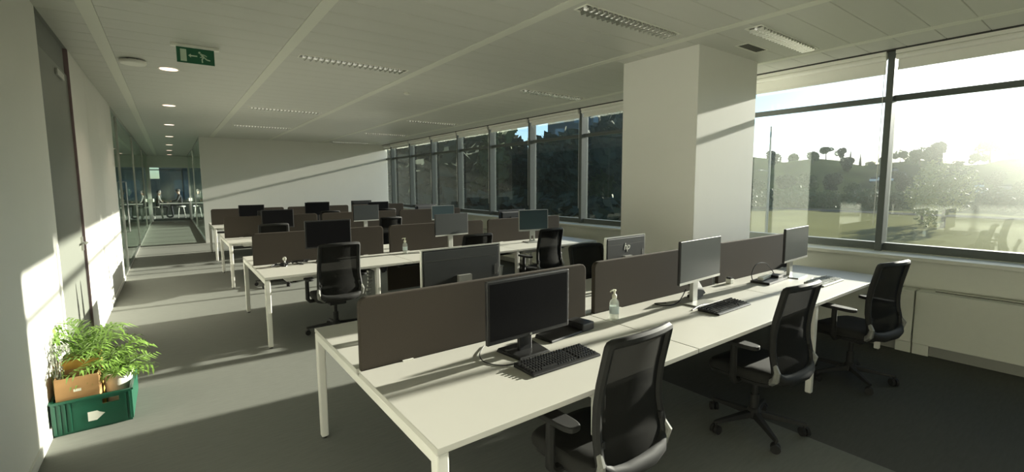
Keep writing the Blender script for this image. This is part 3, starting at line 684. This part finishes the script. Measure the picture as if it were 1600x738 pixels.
cable('keyboard_cable', [(1.40, 1.82, Z+0.008), (1.32, 1.86, Z), (1.27, 1.95, Z), (1.30, 2.05, Z+0.004), (1.40, 2.16, Z)], 0.003, BLACK, 'thin dark cable looping left of the large black monitor')
# laptop dock beside the large black monitor
t = empty('docking_station', (1.93, 2.05, DZ), 0.12)
MB().rings([[(-0.20, -0.07, 0), (0.20, -0.07, 0), (0.20, 0.07, 0), (-0.20, 0.07, 0)], [(-0.195, -0.065, 0.014), (0.195, -0.065, 0.014), (0.195, 0.065, 0.026), (-0.195, 0.065, 0.026)]]).build('body', BLACK, t, bevel=0.004)
bx(0.09, 0.205, -0.075, 0.075, 0.0, 0.052).build('connector_block', BLACK, t, bevel=0.008)
tag(t, 'black docking station beside the large black monitor', 'docking station')
t = empty('docking_station', (3.40, 2.06, DZ), 0.25)
MB().obox((0, 0, 0.075), (0.20, 0.022, 0.13), rx=-0.55).build('body', DARKSLOT, t, bevel=0.005); bx(-0.08, 0.08, -0.03, 0.05, 0, 0.03).build('foot', BLACK, t, bevel=0.004)
MB().tube([(-0.08, 0.0, 0.08), (-0.13, -0.02, 0.10), (-0.14, 0.02, 0.06), (-0.09, 0.04, 0.05)], 0.005, 6).build('plug_lead', WHITEP, t, smooth=True)
tag(t, 'black tilted dock with plugged leads behind the middle grey-screened monitor', 'docking station')
t = empty('docking_station', (4.52, 2.00, DZ), 0.05)
MB().obox((0, 0, 0.011), (0.42, 0.17, 0.022)).build('body', BLACK, t, bevel=0.004); bx(0.08, 0.20, -0.05, 0.07, 0.022, 0.045).build('connector_block', BLACK, t, bevel=0.005)
tag(t, 'flat black dock left of the window-end monitor stand', 'docking station')
t = empty('power_adapter', (4.50, 2.03, DZ+0.0225), 0.15)
bx(-0.14, 0.14, -0.025, 0.025, 0.0, 0.03).build('brick', WHITEP, t, bevel=0.006); MB().cyl((0.14, 0, 0.015), (0.19, 0, 0.015), 0.008, n=8).build('lead_collar', WHITEP, t)
tag(t, 'white power adapter lying on the flat black dock', 'adapter')
cable('adapter_cable', [(4.32, 2.05, Z), (4.30, 2.06, DZ+0.08), (4.40, 2.07, DZ+0.16), (4.55, 2.06, DZ+0.16), (4.66, 2.05, DZ+0.09), (4.70, 2.03, DZ+0.03)], 0.004, BLACK, 'dark cable arching over the white power adapter')
cable('monitor_cable', [(4.98, 2.02, DZ+0.19), (5.04, 2.03, DZ+0.12), (5.02, 2.04, DZ+0.05), (4.95, 2.05, DZ+0.03)], 0.004, BLACK, 'dark cable hanging behind the window-end monitor')
cable('white_cable', [(4.86, 1.77, Z), (4.98, 1.80, Z), (5.06, 1.76, Z), (5.12, 1.68, Z), (5.20, 1.72, Z)], 0.003, WHITEP, 'thin pale cable lying by the light grey keyboard')
t = empty('plug_adapter', (4.12, 2.17, DZ)); bx(-0.025, 0.025, -0.025, 0.025, 0, 0.045).build('body', WHITEP, t, bevel=0.004); bx(-0.02, 0.02, -0.02, 0.02, 0.045, 0.06).build('cap', BLACK, t)
tag(t, 'small white plug adapter by the foreground divider, right of the middle monitor', 'adapter')
cable('monitor_cable', [(3.05, 2.10, Z), (2.96, 2.14, Z), (2.98, 2.05, Z), (3.10, 2.03, Z+0.01), (3.20, 2.03, DZ+0.10)], 0.004, BLACK, 'dark cable curled left of the middle grey-screened monitor')
cable('headset_cable', [(3.02, 1.86, Z), (3.15, 1.875, Z+0.01), (3.30, 1.88, Z), (3.45, 1.885, Z)], 0.006, BLACK, 'dark lead lying behind the keyboard of the middle monitor')
# sanitiser bottles
def bottle(x, y, label):
    t = empty('sanitiser_bottle', (x, y, DZ))
    MB().lathe([(0.028, 0), (0.032, 0.004), (0.032, 0.115), (0.028, 0.132), (0.014, 0.145), (0.013, 0.152)], n=22).build('bottle_body', CLEAR, t, smooth=True)
    MB().lathe([(0.0326, 0.045), (0.0328, 0.047), (0.0328, 0.092), (0.0326, 0.094)], n=22).build('paper_label', LABELB, t, smooth=True)
    pu = MB().lathe([(0.016, 0.150), (0.016, 0.172), (0.009, 0.178), (0.007, 0.180), (0.007, 0.198), (0.012, 0.200), (0.012, 0.209), (0.004, 0.211)], n=16).build('pump', PUMPM, t, smooth=True)
    MB().tube([(0.0, 0, 0.204), (-0.03, 0, 0.206), (-0.042, 0, 0.198)], [0.006, 0.005, 0.004], 8).build('nozzle', PUMPM, pu, smooth=True)
    MB().cyl((0, 0, 0.02), (0, 0, 0.15), 0.003, n=6).build('dip_tube', WHITEP, t)
    tag(t, label, 'bottle', 'hand sanitiser bottles')
bottle(2.40, 2.06, 'clear pump bottle of hand sanitiser on the foreground bench')
bottle(2.51, 5.80, 'clear pump bottle of hand sanitiser on the second bench')
# cable heap on the second bench
random.seed(3)
for i in range(4):
    pts = [(0.95+0.08*i+random.uniform(-0.1, 0.12), 5.78+random.uniform(-0.08, 0.10), Z+random.choice((0, 0.012, 0.03))) for _ in range(6)]
    cable('desk_cable', pts, 0.006, BLACK, ['dark cable coiled at the left end of the second bench, lowest of the heap', 'dark cable looped across the cable heap on the second bench', 'dark cable at the right of the cable heap on the second bench', 'dark cable stretched towards the chair on the second bench'][i])
t = empty('cable_plug', (1.02, 5.80, DZ)); MB().lathe([(0.008, 0), (0.012, 0.02), (0.006, 0.05), (0.018, 0.062), (0.022, 0.078), (0.016, 0.095), (0.003, 0.1)], n=14).build('plug_head', WHITEP, t, smooth=True); bx(-0.03, 0.03, -0.02, 0.02, 0, 0.012).build('plug_foot', BLACK, t)
tag(t, 'white-headed plug standing in the cable heap on the second bench', 'plug')
# white waste box under second bench window end
t = empty('paper_bin', (4.15, 6.15, 0)); MB().rings([[(-0.11,-0.11,0),(0.11,-0.11,0),(0.11,0.11,0),(-0.11,0.11,0)], [(-0.14,-0.14,0.34),(0.14,-0.14,0.34),(0.14,0.14,0.34),(-0.14,0.14,0.34)]]).build('body', WHITEP, t, bevel=0.01); bx(-0.145,0.145,-0.145,0.145,0.34,0.352).build('rim', WHITEP, t)
tag(t, 'pale waste bin under the second bench near its window end', 'bin')
cable('floor_cable', [(2.10, 1.95, 0.006), (2.3, 1.9, 0.03), (2.5, 2.05, 0.006), (2.7, 1.95, 0.02), (2.85, 2.1, 0.006)], 0.012, BLACK, 'dark cable bundle on the floor under the foreground bench')

# ------------------------------------------------------------------ crate with plants by the left wall
CXx, CYy = -0.525, 4.47
t = empty('plastic_crate', (CXx, CYy, 0), 0.0)
hx, hy, ch = 0.205, 0.30, 0.235
bx(-hx, hx, -hy, hy, 0.0, 0.012).build('bottom', CRATEG, t)
def crate_wall(length, name):
    q = MB(); a = length/2; s0, s1 = 0.05, 0.14
    q.box(-a, a, -0.006, 0.006, 0.012, 0.165); q.box(-a, a, -0.006, 0.006, 0.2, ch); q.box(-a, s0, -0.006, 0.006, 0.165, 0.2); q.box(s1, a, -0.006, 0.006, 0.165, 0.2)
    q.box(-a, a, -0.014, 0.006, ch-0.014, ch)
    return q.mesh(name, CRATEG)
ms = crate_wall(2*hx, 'end_wall'); ml = crate_wall(2*hy, 'side_wall')
fw = inst('end_wall', ms, t, (0, -hy, 0)); inst('end_wall', ms, t, (0, hy, 0), PI)
inst('side_wall', ml, t, (hx, 0, 0), PI/2); inst('side_wall', ml, t, (-hx, 0, 0), -PI/2)
for xx in (-0.19, -0.165, -0.14, -0.115, 0.175, 0.195): bx(xx-0.004, xx+0.004, -0.014, -0.006, 0.02, ch-0.02).build('rib', CRATEG, fw)
MB().prism_xz([(-0.03, 0.06), (0.015, 0.06), (0.06, 0.10), (0.03, 0.115), (0.02, 0.125), (-0.03, 0.125)], -0.0075, -0.006).build('paper_tag', WHITEP, fw)
tag(t, 'green plastic crate of plants on the floor by the left wall', 'crate')
def carton(x, y, z, sx, sy, sz, mat, label, rz=0, z0=0.0125):
    t = empty('cardboard_box', (x, y, z0), rz); q = MB(); th = 0.004
    q.box(-sx/2, sx/2, -sy/2, -sy/2+th, 0, sz); q.box(-sx/2, sx/2, sy/2-th, sy/2, 0, sz); q.box(-sx/2, -sx/2+th, -sy/2, sy/2, 0, sz); q.box(sx/2-th, sx/2, -sy/2, sy/2, 0, sz); q.box(-sx/2, sx/2, -sy/2, sy/2, 0, th)
    b = q.build('box_body', mat, t, bevel=0.002)
    bx(-0.02, 0.02, -sy/2-0.0008, -sy/2, sz*0.72, sz*0.77).build('hand_hole', PUMPM, b)
    tag(t, label, 'box'); return t
carton(-0.60, 4.305, 0, 0.225, 0.20, 0.365, CARD, 'brown cardboard box standing in the front of the green crate')
carton(-0.605, 4.53, 0, 0.21, 0.20, 0.42, CARDY, 'yellow-topped cardboard box behind the brown one in the crate')
t = empty('flower_pot', (-0.40, 4.40, 0.0125)); MB().lathe([(0.06, 0), (0.065, 0.005), (0.085, 0.27), (0.092, 0.275), (0.092, 0.30), (0.08, 0.30), (0.078, 0.27)], n=22).build('pot', WHITEP, t, smooth=True); MB().lathe([(0.001, 0.26), (0.078, 0.26), (0.078, 0.268), (0.001, 0.268)], n=18).build('soil', TRUNK, t)
tag(t, 'pale plant pot at the right of the green crate', 'pot')
def palm(x, y, z, n, hmin, hmax, spread, label, mat, seed, name='potted_palm', leaf=0.15):
    rnd = random.Random(seed); t = empty(name, (x, y, z))
    st = MB()
    for i in range(4):
        a = rnd.uniform(0, 6.28); st.tube([(0.02*math.cos(a), 0.02*math.sin(a), 0), (0.035*math.cos(a), 0.035*math.sin(a), hmin*0.8)], [0.006, 0.004], 6)
    st.build('stem', STEM, t)
    for i in range(n):
        a = i*2.4+rnd.uniform(-0.3, 0.3); h = rnd.uniform(hmin, hmax); sp = spread*rnd.uniform(0.55, 1.0); q = MB()
        c, s = math.cos(a), math.sin(a)
        P = [Vector((c*sp*u**1.3, s*sp*u**1.3, h*(0.25+0.75*math.sin(u*1.9)/math.sin(1.6)) if u > 0 else 0.0)) for u in [k/9 for k in range(10)]]
        lim = XL+0.03-x
        P = [Vector((max(p.x, lim), p.y, p.z)) for p in P]
        q.tube(P, [0.0035-0.0003*k for k in range(10)], 5)
        for k in range(2, 10):
            tdir = (P[k]-P[k-1]).normalized()
            for sd in (-1, 1):
                side = Vector((-s, c, 0))*sd
                dirv = (side*0.85+tdir*0.6+Vector((0, 0, rnd.uniform(-0.25, 0.1)))).normalized()
                ln = leaf*(1.15-0.5*k/9)*rnd.uniform(0.8, 1.15); wv = dirv.cross(Vector((0, 0, 1))).normalized()*0.0075
                b0 = P[k]; m1 = b0+dirv*ln*0.5+Vector((0, 0, 0.008)); e1 = b0+dirv*ln+Vector((0, 0, -0.02))
                if e1.x+x < XL+0.012: e1.x = XL+0.012-x; m1.x = max(m1.x, XL+0.012-x)
                q.add([b0-wv*0.3, b0+wv*0.3, m1+wv, m1-wv, e1], [(0, 1, 2, 3), (3, 2, 4)])
        q.build('frond', mat, t)
    tag(t, label, 'plant'); return t
palm(-0.57, 4.55, 0.30, 30, 0.10, 0.36, 0.33, 'tall feathery green palm at the left of the green crate', LEAF, 1)
palm(-0.40, 4.36, 0.27, 30, 0.02, 0.26, 0.27, 'bushy green palm at the right of the green crate', LEAF, 5, leaf=0.125)
palm(-0.70, 4.30, 0.05, 5, 0.45, 0.62, 0.07, 'grey dried fern leaning on the white wall beside the crate', GREYFERN, 9, name='dried_fern', leaf=0.03)

# ------------------------------------------------------------------ room beyond the corridor: table, stools, two people
t = empty('meeting_table', (0.15, 28.6, 0)); bx(-0.60, 0.70, -0.35, 0.35, 0.74, 0.78).build('tabletop', DESKTOP, t, bevel=0.01)
for x in (-0.52, 0.62):
    for y in (-0.28, 0.28): bx(x-0.03, x+0.03, y-0.03, y+0.03, 0, 0.74).build('leg', DESKFRAME, t)
tag(t, 'white meeting table beyond the glass door at the corridor end', 'table')
def stool(x, y, label):
    t = empty('stool', (x, y, 0)); MB().lathe([(0.17, 0.56), (0.19, 0.57), (0.19, 0.60), (0.16, 0.615), (0.01, 0.62)], n=20).build('seat', WHITEP, t, smooth=True)
    for k in range(4):
        a = PI/4+k*PI/2; MB().cyl((0.22*math.cos(a), 0.22*math.sin(a), 0), (0.13*math.cos(a), 0.13*math.sin(a), 0.56), 0.014, n=8).build('leg', WHITEP, t)
    tag(t, label, 'stool')
stool(0.42, 29.25, 'white stool under the person in the dark jacket'); stool(-0.55, 29.25, 'white stool under the person at the left of the table')
def person(x, y, z, rz, label, top, sc=1.0, shirt=None):
    t = empty('person', (x, y, 0), rz)
    J = {'pel': (0, 0, z+0.08), 'wai': (0, 0.02, z+0.26), 'che': (0, 0.05, z+0.45), 'nec': (0, 0.07, z+0.60), 'hea': (0, 0.10, z+0.70), 'top': (0, 0.11, z+0.82),
         'shl': (0.17, 0.05, z+0.53), 'ell': (0.22, 0.16, z+0.28), 'wrl': (0.14, 0.38, z+0.24), 'hal': (0.11, 0.46, z+0.235),
         'shr': (-0.17, 0.05, z+0.53), 'elr': (-0.22, 0.16, z+0.28), 'wrr': (-0.14, 0.38, z+0.24), 'har': (-0.11, 0.46, z+0.235),
         'hil': (0.09, 0.02, z+0.07), 'knl': (0.13, 0.42, z+0.05), 'anl': (0.13, 0.36, 0.10), 'tol': (0.14, 0.50, 0.045),
         'hir': (-0.09, 0.02, z+0.07), 'knr': (-0.13, 0.42, z+0.05), 'anr': (-0.13, 0.36, 0.10), 'tor': (-0.14, 0.50, 0.045)}
    Rr = {'pel': 0.14, 'wai': 0.12, 'che': 0.145, 'nec': 0.055, 'hea': 0.085, 'top': 0.075, 'sh': 0.075, 'el': 0.048, 'wr': 0.033, 'ha': 0.035, 'hi': 0.10, 'kn': 0.062, 'an': 0.045, 'to': 0.038}
    E = [('pel','wai'),('wai','che'),('che','nec'),('nec','hea'),('hea','top')]+[e for s in 'lr' for e in (('che','sh'+s),('sh'+s,'el'+s),('el'+s,'wr'+s),('wr'+s,'ha'+s),('pel','hi'+s),('hi'+s,'kn'+s),('kn'+s,'an'+s),('an'+s,'to'+s))]
    names = list(J); me = bpy.data.meshes.new('body'); me.from_pydata([J[n] for n in names], [(names.index(a), names.index(b)) for a, b in E], [])
    o = bpy.data.objects.new('body', me); C.objects.link(o)
    o.modifiers.new('skin', 'SKIN'); o.modifiers.new('sub', 'SUBSURF').levels = 2
    if not me.skin_vertices:
        import bmesh as _b
        bm = _b.new(); bm.from_mesh(me); bm.verts.layers.skin.verify(); bm.to_mesh(me); bm.free()
    for i, n in enumerate(names):
        r = Rr.get(n, Rr.get(n[:2], 0.05)); me.skin_vertices[0].data[i].radius = (r, r); me.skin_vertices[0].data[i].use_root = (n == 'pel')
    bpy.context.view_layer.update()
    m2 = bpy.data.meshes.new_from_object(o.evaluated_get(bpy.context.evaluated_depsgraph_get()))
    bpy.data.objects.remove(o)
    m2.materials.clear()
    for mm in (top, SUIT, SKIN, shirt or top): m2.materials.append(mm)
    for p in m2.polygons:
        c = p.center; p.use_smooth = True
        if c.z > z+0.61 or (c.y > 0.39 and c.z > z+0.16): p.material_index = 2
        elif c.z < z+0.15: p.material_index = 1
        elif shirt and abs(c.x) < 0.07 and c.y > 0.10 and c.z > z+0.2: p.material_index = 3
        else: p.material_index = 0
    b = bpy.data.objects.new('body', m2); C.objects.link(b); b.parent = t
    hr = MB().lathe([(0.088, -0.02), (0.098, 0.03), (0.09, 0.075), (0.055, 0.11), (0.005, 0.12)], (0, 0.088, z+0.755), 16).build('hair', HAIR, t, smooth=True)
    MB().tube([(0, 0.20, z+0.77), (0, 0.222, z+0.735), (0, 0.20, z+0.725)], [0.01, 0.016, 0.012], 6).build('nose', SKIN, t, smooth=True)
    for s in (-1, 1): MB().lathe([(0.001, 0), (0.011, 0.002), (0.011, 0.006), (0.001, 0.008)], (s*0.035, 0.19, z+0.775), 8).build('eye', HAIR, t)
    tag(t, label, 'person'); return t
person(0.42, 29.25, 0.62, PI/2, 'person in dark jacket and white shirt sitting at the far meeting table', SUIT, shirt=SHIRT)
person(-0.55, 29.25, 0.56, -PI/2, 'person in grey sitting at the left of the far meeting table', GREYTOP)

# ------------------------------------------------------------------ outdoors
GZ = -3.2
def ss(a, b, x):
    u = min(1, max(0, (x-a)/(b-a))); return u*u*(3-2*u)
def ground(x, y):
    r = math.hypot(x, y); az = math.degrees(math.atan2(x, y))
    h = GZ + 11.5*ss(105, 250, r)*(1.0+0.35*ss(78, 62, az)) + ss(110, 200, r)*(1.3*math.sin(az*0.9+1)+0.8*math.sin(az*2.3)+0.5*math.sin(az*5.1+r*0.02))
    return h
gm = MB()
NX, NY = 60, 90
gm.grid(lambda u, v: (lambda x, y: (x, y, ground(x, y)))(6.6+560*u**1.6, -260+760*v), NX, NY)
gh = struct(gm.build('ground_hillside', GRASS, smooth=True), 'dry grassy field rising to a low hill outside the windows')
gh.data.materials.append(SCRUB)
for p in gh.data.polygons:
    r_, az_ = math.hypot(p.center.x, p.center.y), math.degrees(math.atan2(p.center.x, p.center.y))
    if r_ > 100 or az_ < 57: p.material_index = 1
rd = MB().grid(lambda u, v: (lambda x, y: (x, y, ground(x, y)+0.06))(78+5*u+ (v-0.5)*20, -120+165*v), 1, 40)
struct(rd.build('road', ROADM), 'grey road crossing the field')
def crown_mesh(name, n, mat, seed, rx, rz, leaf, holes=0.0, shape='ball'):
    rnd = random.Random(seed); q = MB(); lobes = [(Vector((rnd.uniform(-.55, .55)*rx, rnd.uniform(-.55, .55)*rx, rnd.uniform(-.5, .6)*rz)), rnd.uniform(.4, .62)) for _ in range(9)]
    for i in range(n):
        if shape == 'cone':
            u = rnd.random()**0.6; a = rnd.uniform(0, 6.28); rr = rx*(u)*rnd.uniform(0.6, 1.0); p = Vector((rr*math.cos(a), rr*math.sin(a), rz*(1-2*u)))
        else:
            c, s = rnd.choice(lobes); d = Vector((rnd.gauss(0, 1), rnd.gauss(0, 1), rnd.gauss(0, 1))).normalized()*(rnd.uniform(0.5, 1)**0.5)
            p = c+Vector((d.x*rx*s, d.y*rx*s, d.z*rz*s))
        n1 = Vector((rnd.gauss(0, 1), rnd.gauss(0, 1), rnd.gauss(0, 1))).normalized(); a1 = n1.orthogonal().normalized(); b1_ = n1.cross(a1); l = leaf*rnd.uniform(0.6, 1.3)
        q.add([p-a1*l, p+b1_*l*0.6, p+a1*l, p-b1_*l*0.6], [(0, 1, 2, 3)])
    return q.mesh(name, mat)
CROWN = {'dark': crown_mesh('crown', 2600, TREED, 1, 3.6, 4.2, 0.42), 'green': crown_mesh('crown', 2200, TREEG, 2, 3.4, 3.4, 0.38), 'pale': crown_mesh('crown', 1500, TREEP, 3, 3.2, 4.4, 0.24), 'cone': crown_mesh('crown', 900, TREED, 4, 0.9, 4.0, 0.25, shape='cone'), 'bank': crown_mesh('crown', 900, TREED, 5, 3.0, 1.5, 0.36), 'shrub': crown_mesh('crown', 900, TREEG, 5, 3.0, 1.5, 0.36), 'flat': crown_mesh('crown', 1400, TREEG, 6, 3.4, 1.9, 0.34)}
TRH = {'dark': 5.0, 'green': 4.6, 'pale': 4.6, 'cone': 4.2, 'shrub': 1.0, 'bank': 1.0, 'flat': 4.6}
trme = MB().tube([(0, 0, 0), (0.1, 0.05, 2.4), (0, 0, 5.2)], [0.28, 0.2, 0.08], 8).mesh('trunk', TRUNK, True)
def tree(kind, az, dist, sc, label, group='trees outside the windows', lift=0.0):
    x, y = dist*math.sin(math.radians(az)), dist*math.cos(math.radians(az))
    t = empty({'cone': 'cypress', 'shrub': 'shrub', 'bank': 'shrub'}.get(kind, 'tree'), (x, y, ground(x, y)-0.1+lift), az*1.7); t.scale = (sc, sc, sc)
    c = inst('foliage', CROWN[kind], t, (0, 0, TRH[kind])); c['kind'] = 'stuff'
    k = inst('trunk', trme, t)
    if kind in ('shrub', 'bank'): k.scale = (0.4, 0.4, 0.25)
    tag(t, label, 'shrub' if kind in ('shrub', 'bank') else 'tree', group)
# wooded bank seen through the far windows
rnd = random.Random(11); i = 0
for az in range(17, 56, 4):
    tree(rnd.choice(('dark', 'dark', 'green')), az+rnd.uniform(-1, 1), 46+rnd.uniform(-6, 10), (1.6 if az < 37 else 1.12)+rnd.uniform(-0.1, 0.25), 'dark tree of the wooded bank, %s from the left' % ORD[i]); i += 1
i = 0
for az in range(12, 58, 4):
    tree('bank', az+rnd.uniform(-1, 1), 38+rnd.uniform(-4, 4), 1.3+rnd.uniform(0, 0.5), 'dark shrub under the wooded bank, %s from the left' % ORD[i], 'shrubs outside the windows'); i += 1
# hill trees left pane
for i, (k, az, d, s) in enumerate([('green', 59, 120, 0.9), ('dark', 62, 125, 0.75), ('green', 64.5, 130, 0.6), ('dark', 67, 128, 0.62), ('green', 69, 134, 0.7), ('dark', 71, 130, 0.62), ('green', 73, 132, 0.5), ('dark', 66, 190, 0.7), ('green', 69.5, 200, 0.6), ('dark', 72.5, 190, 0.6)]):
    tree(k, az, d, s, 'hillside tree seen right of the column, %s of its clump' % ORD[i])
tree('cone', 72.6, 245, 0.8, 'left of two slim cypresses on the skyline'); tree('cone', 73.4, 245, 0.7, 'right of two slim cypresses on the skyline')
tree('flat', 70.6, 240, 0.9, 'rounded dark tree standing up on the left skyline')
# right pane
tree('pale', 79.7, 66, 0.78, 'tall pale yellow-green tree in the middle of the right window')
tree('pale', 78.3, 70, 0.55, 'smaller pale tree left of the tall one in the right window')
tree('flat', 82.3, 235, 1.25, 'umbrella-shaped tree alone on the right skyline')
for i, (k, az, d, s) in enumerate([('green', 75.2, 135, 0.5), ('dark', 76.8, 140, 0.55), ('green', 77.8, 200, 0.85), ('dark', 78.6, 205, 0.95), ('green', 80.6, 150, 0.5), ('dark', 82.8, 150, 0.45), ('green', 84.6, 125, 0.6), ('dark', 85.8, 165, 0.7), ('green', 75.2, 240, 0.6), ('green', 86.5, 200, 0.8)]):
    tree(k, az, d, s, 'hillside tree in the right window, %s of its clump' % ORD[i])
for i, (az, d, s) in enumerate([(61, 100, 1.4), (64, 104, 1.2), (67.5, 102, 1.5), (70.5, 106, 1.2), (73.8, 104, 1.3), (76, 108, 1.2), (81.5, 108, 1.0), (83.5, 112, 1.3), (85.5, 106, 1.2)]):
    tree('shrub', az, d, s, 'low shrub at the foot of the hill, %s from the left' % ORD[i], 'shrubs outside the windows')
for i, az in enumerate([60.5, 63, 65.2, 67.8, 69.3, 71.8, 74.2, 76.4, 77.4, 78.9, 80.4, 81.6, 83.4, 84.7, 86]):
    tree(('flat', 'green', 'shrub', 'dark')[(i*7) % 4], az, 236+(i*37) % 14, 0.45+0.1*((i*5) % 4), 'small skyline plant on the hill crest, %s from the left' % ORD[i])
# parked cars
cbody = MB().rings([[(x*1.0, y, z) for x, y in ((-2.1, -0.85), (2.1, -0.85), (2.1, 0.85), (-2.1, 0.85))] for z in (0.3, 0.75)]+[[(x, y, 0.9) for x, y in ((-2.0, -0.8), (2.0, -0.8), (2.0, 0.8), (-2.0, 0.8))]])
ccab = MB().rings([[(x, y, 0.9) for x, y in ((-1.5, -0.78), (1.0, -0.78), (1.0, 0.78), (-1.5, 0.78))], [(x, y, 1.42) for x, y in ((-1.1, -0.65), (0.4, -0.65), (0.4, 0.65), (-1.1, 0.65))]])
cb = {m: cbody.mesh('car_body', m) for m in (CARW, CARD2)}; cc = ccab.mesh('cabin', CARGL)
whm = MB().cyl((0, -0.1, 0), (0, 0.1, 0), 0.32, n=12).mesh('wheel', BLACK)
for i in range(16):
    az = [74.6, 75.1, 75.6, 76.1, 76.6, 81.0, 81.4, 81.9, 82.4, 82.9, 83.4, 83.9, 84.3, 75.3, 76.0, 81.8][i]; d = [166, 174, 182, 166, 174, 130, 138, 146, 130, 138, 146, 130, 138, 192, 192, 160][i]
    x, y = d*math.sin(math.radians(az)), d*math.cos(math.radians(az))
    t = empty('parked_car', (x, y, ground(x, y)+0.05), 0.15+0.1*(i % 3))
    col = CARD2 if i % 4 == 2 else CARW
    inst('car_body', cb[col], t); inst('cabin', cc, t)
    for a in (-1.3, 1.3):
        for b in (-0.8, 0.8): inst('wheel', whm, t, (a, b, 0.32))
    tag(t, '%s car parked on the far slope in the right windows, %s from the left' % ('grey' if col is CARD2 else 'white', ORD[sorted(range(16), key=lambda q: [74.6, 75.1, 75.6, 76.1, 76.6, 81.0, 81.4, 81.9, 82.4, 82.9, 83.4, 83.9, 84.3, 75.3, 76.0, 81.8][q]).index(i)]), 'car', 'parked cars on the slope')
# lamp post
def lamp_post(az, d, h, label):
    x, y = d*math.sin(math.radians(az)), d*math.cos(math.radians(az)); t = empty('lamp_post', (x, y, ground(x, y)))
    MB().tube([(0, 0, 0), (0, 0, h)], [0.11, 0.06], 10).build('pole', POLE, t, smooth=True); MB().tube([(0, 0, h*0.62), (-0.5, 0.35, h*0.63)], 0.035, 6).build('arm', POLE, t)
    MB().obox((-0.55, 0.38, h*0.63), (0.5, 0.18, 0.1)).build('lantern', POLE, t)
    tag(t, label, 'lamp post')
lamp_post(65.6, 42, 9.2, 'slim lamp post seen just right of the column')
# pale building behind the wooded bank
t = empty('office_building', (52, 46, GZ), -0.75)
bx(-9, 9, 0, 10, 0, 17).build('wall', BLDW, t)
for r in range(4):
    for c in range(6):
        x0 = -8+c*2.75; wn = bx(x0, x0+1.5, -0.08, 0.02, 1.5+r*4.0, 4.9+r*4.0).build('window', FRAME, t); bx(x0+0.1, x0+1.4, -0.12, -0.08, 1.6+r*4.0, 4.8+r*4.0).build('pane', BLDG, wn)
bx(-9.3, 9.3, -0.3, 10.3, 17, 17.4).build('roof', BLDW, t)
tag(t, 'blue-grey office building rising behind the wooded bank', 'building')

t = empty('office_wing', (0, 46, GZ))
bx(-0.6, 7.5, 0, 9, 0, 17).build('tall_block', pm('wing_cladding_dark', (0.05, 0.06, 0.062), 0.5, noise=0.1, scale=0.5), t)
bx(-22, -0.6, 0, 9, 0, 5.4).build('low_block', MATS['wing_cladding_dark'], t)
for r in range(4):
    for c in range(2):
        wn = bx(0.2+c*3.3, 2.9+c*3.3, -0.06, 0.02, 3.2+r*3.4, 5.4+r*3.4).build('window', FRAME, t); bx(0.3+c*3.3, 2.8+c*3.3, -0.1, -0.06, 3.3+r*3.4, 5.3+r*3.4).build('pane', BLDG, wn)
bx(-0.9, 7.8, -0.3, 9.3, 17, 17.4).build('roof', BLDW, t)
tag(t, 'dark office wing seen through the glass door at the corridor end', 'building')
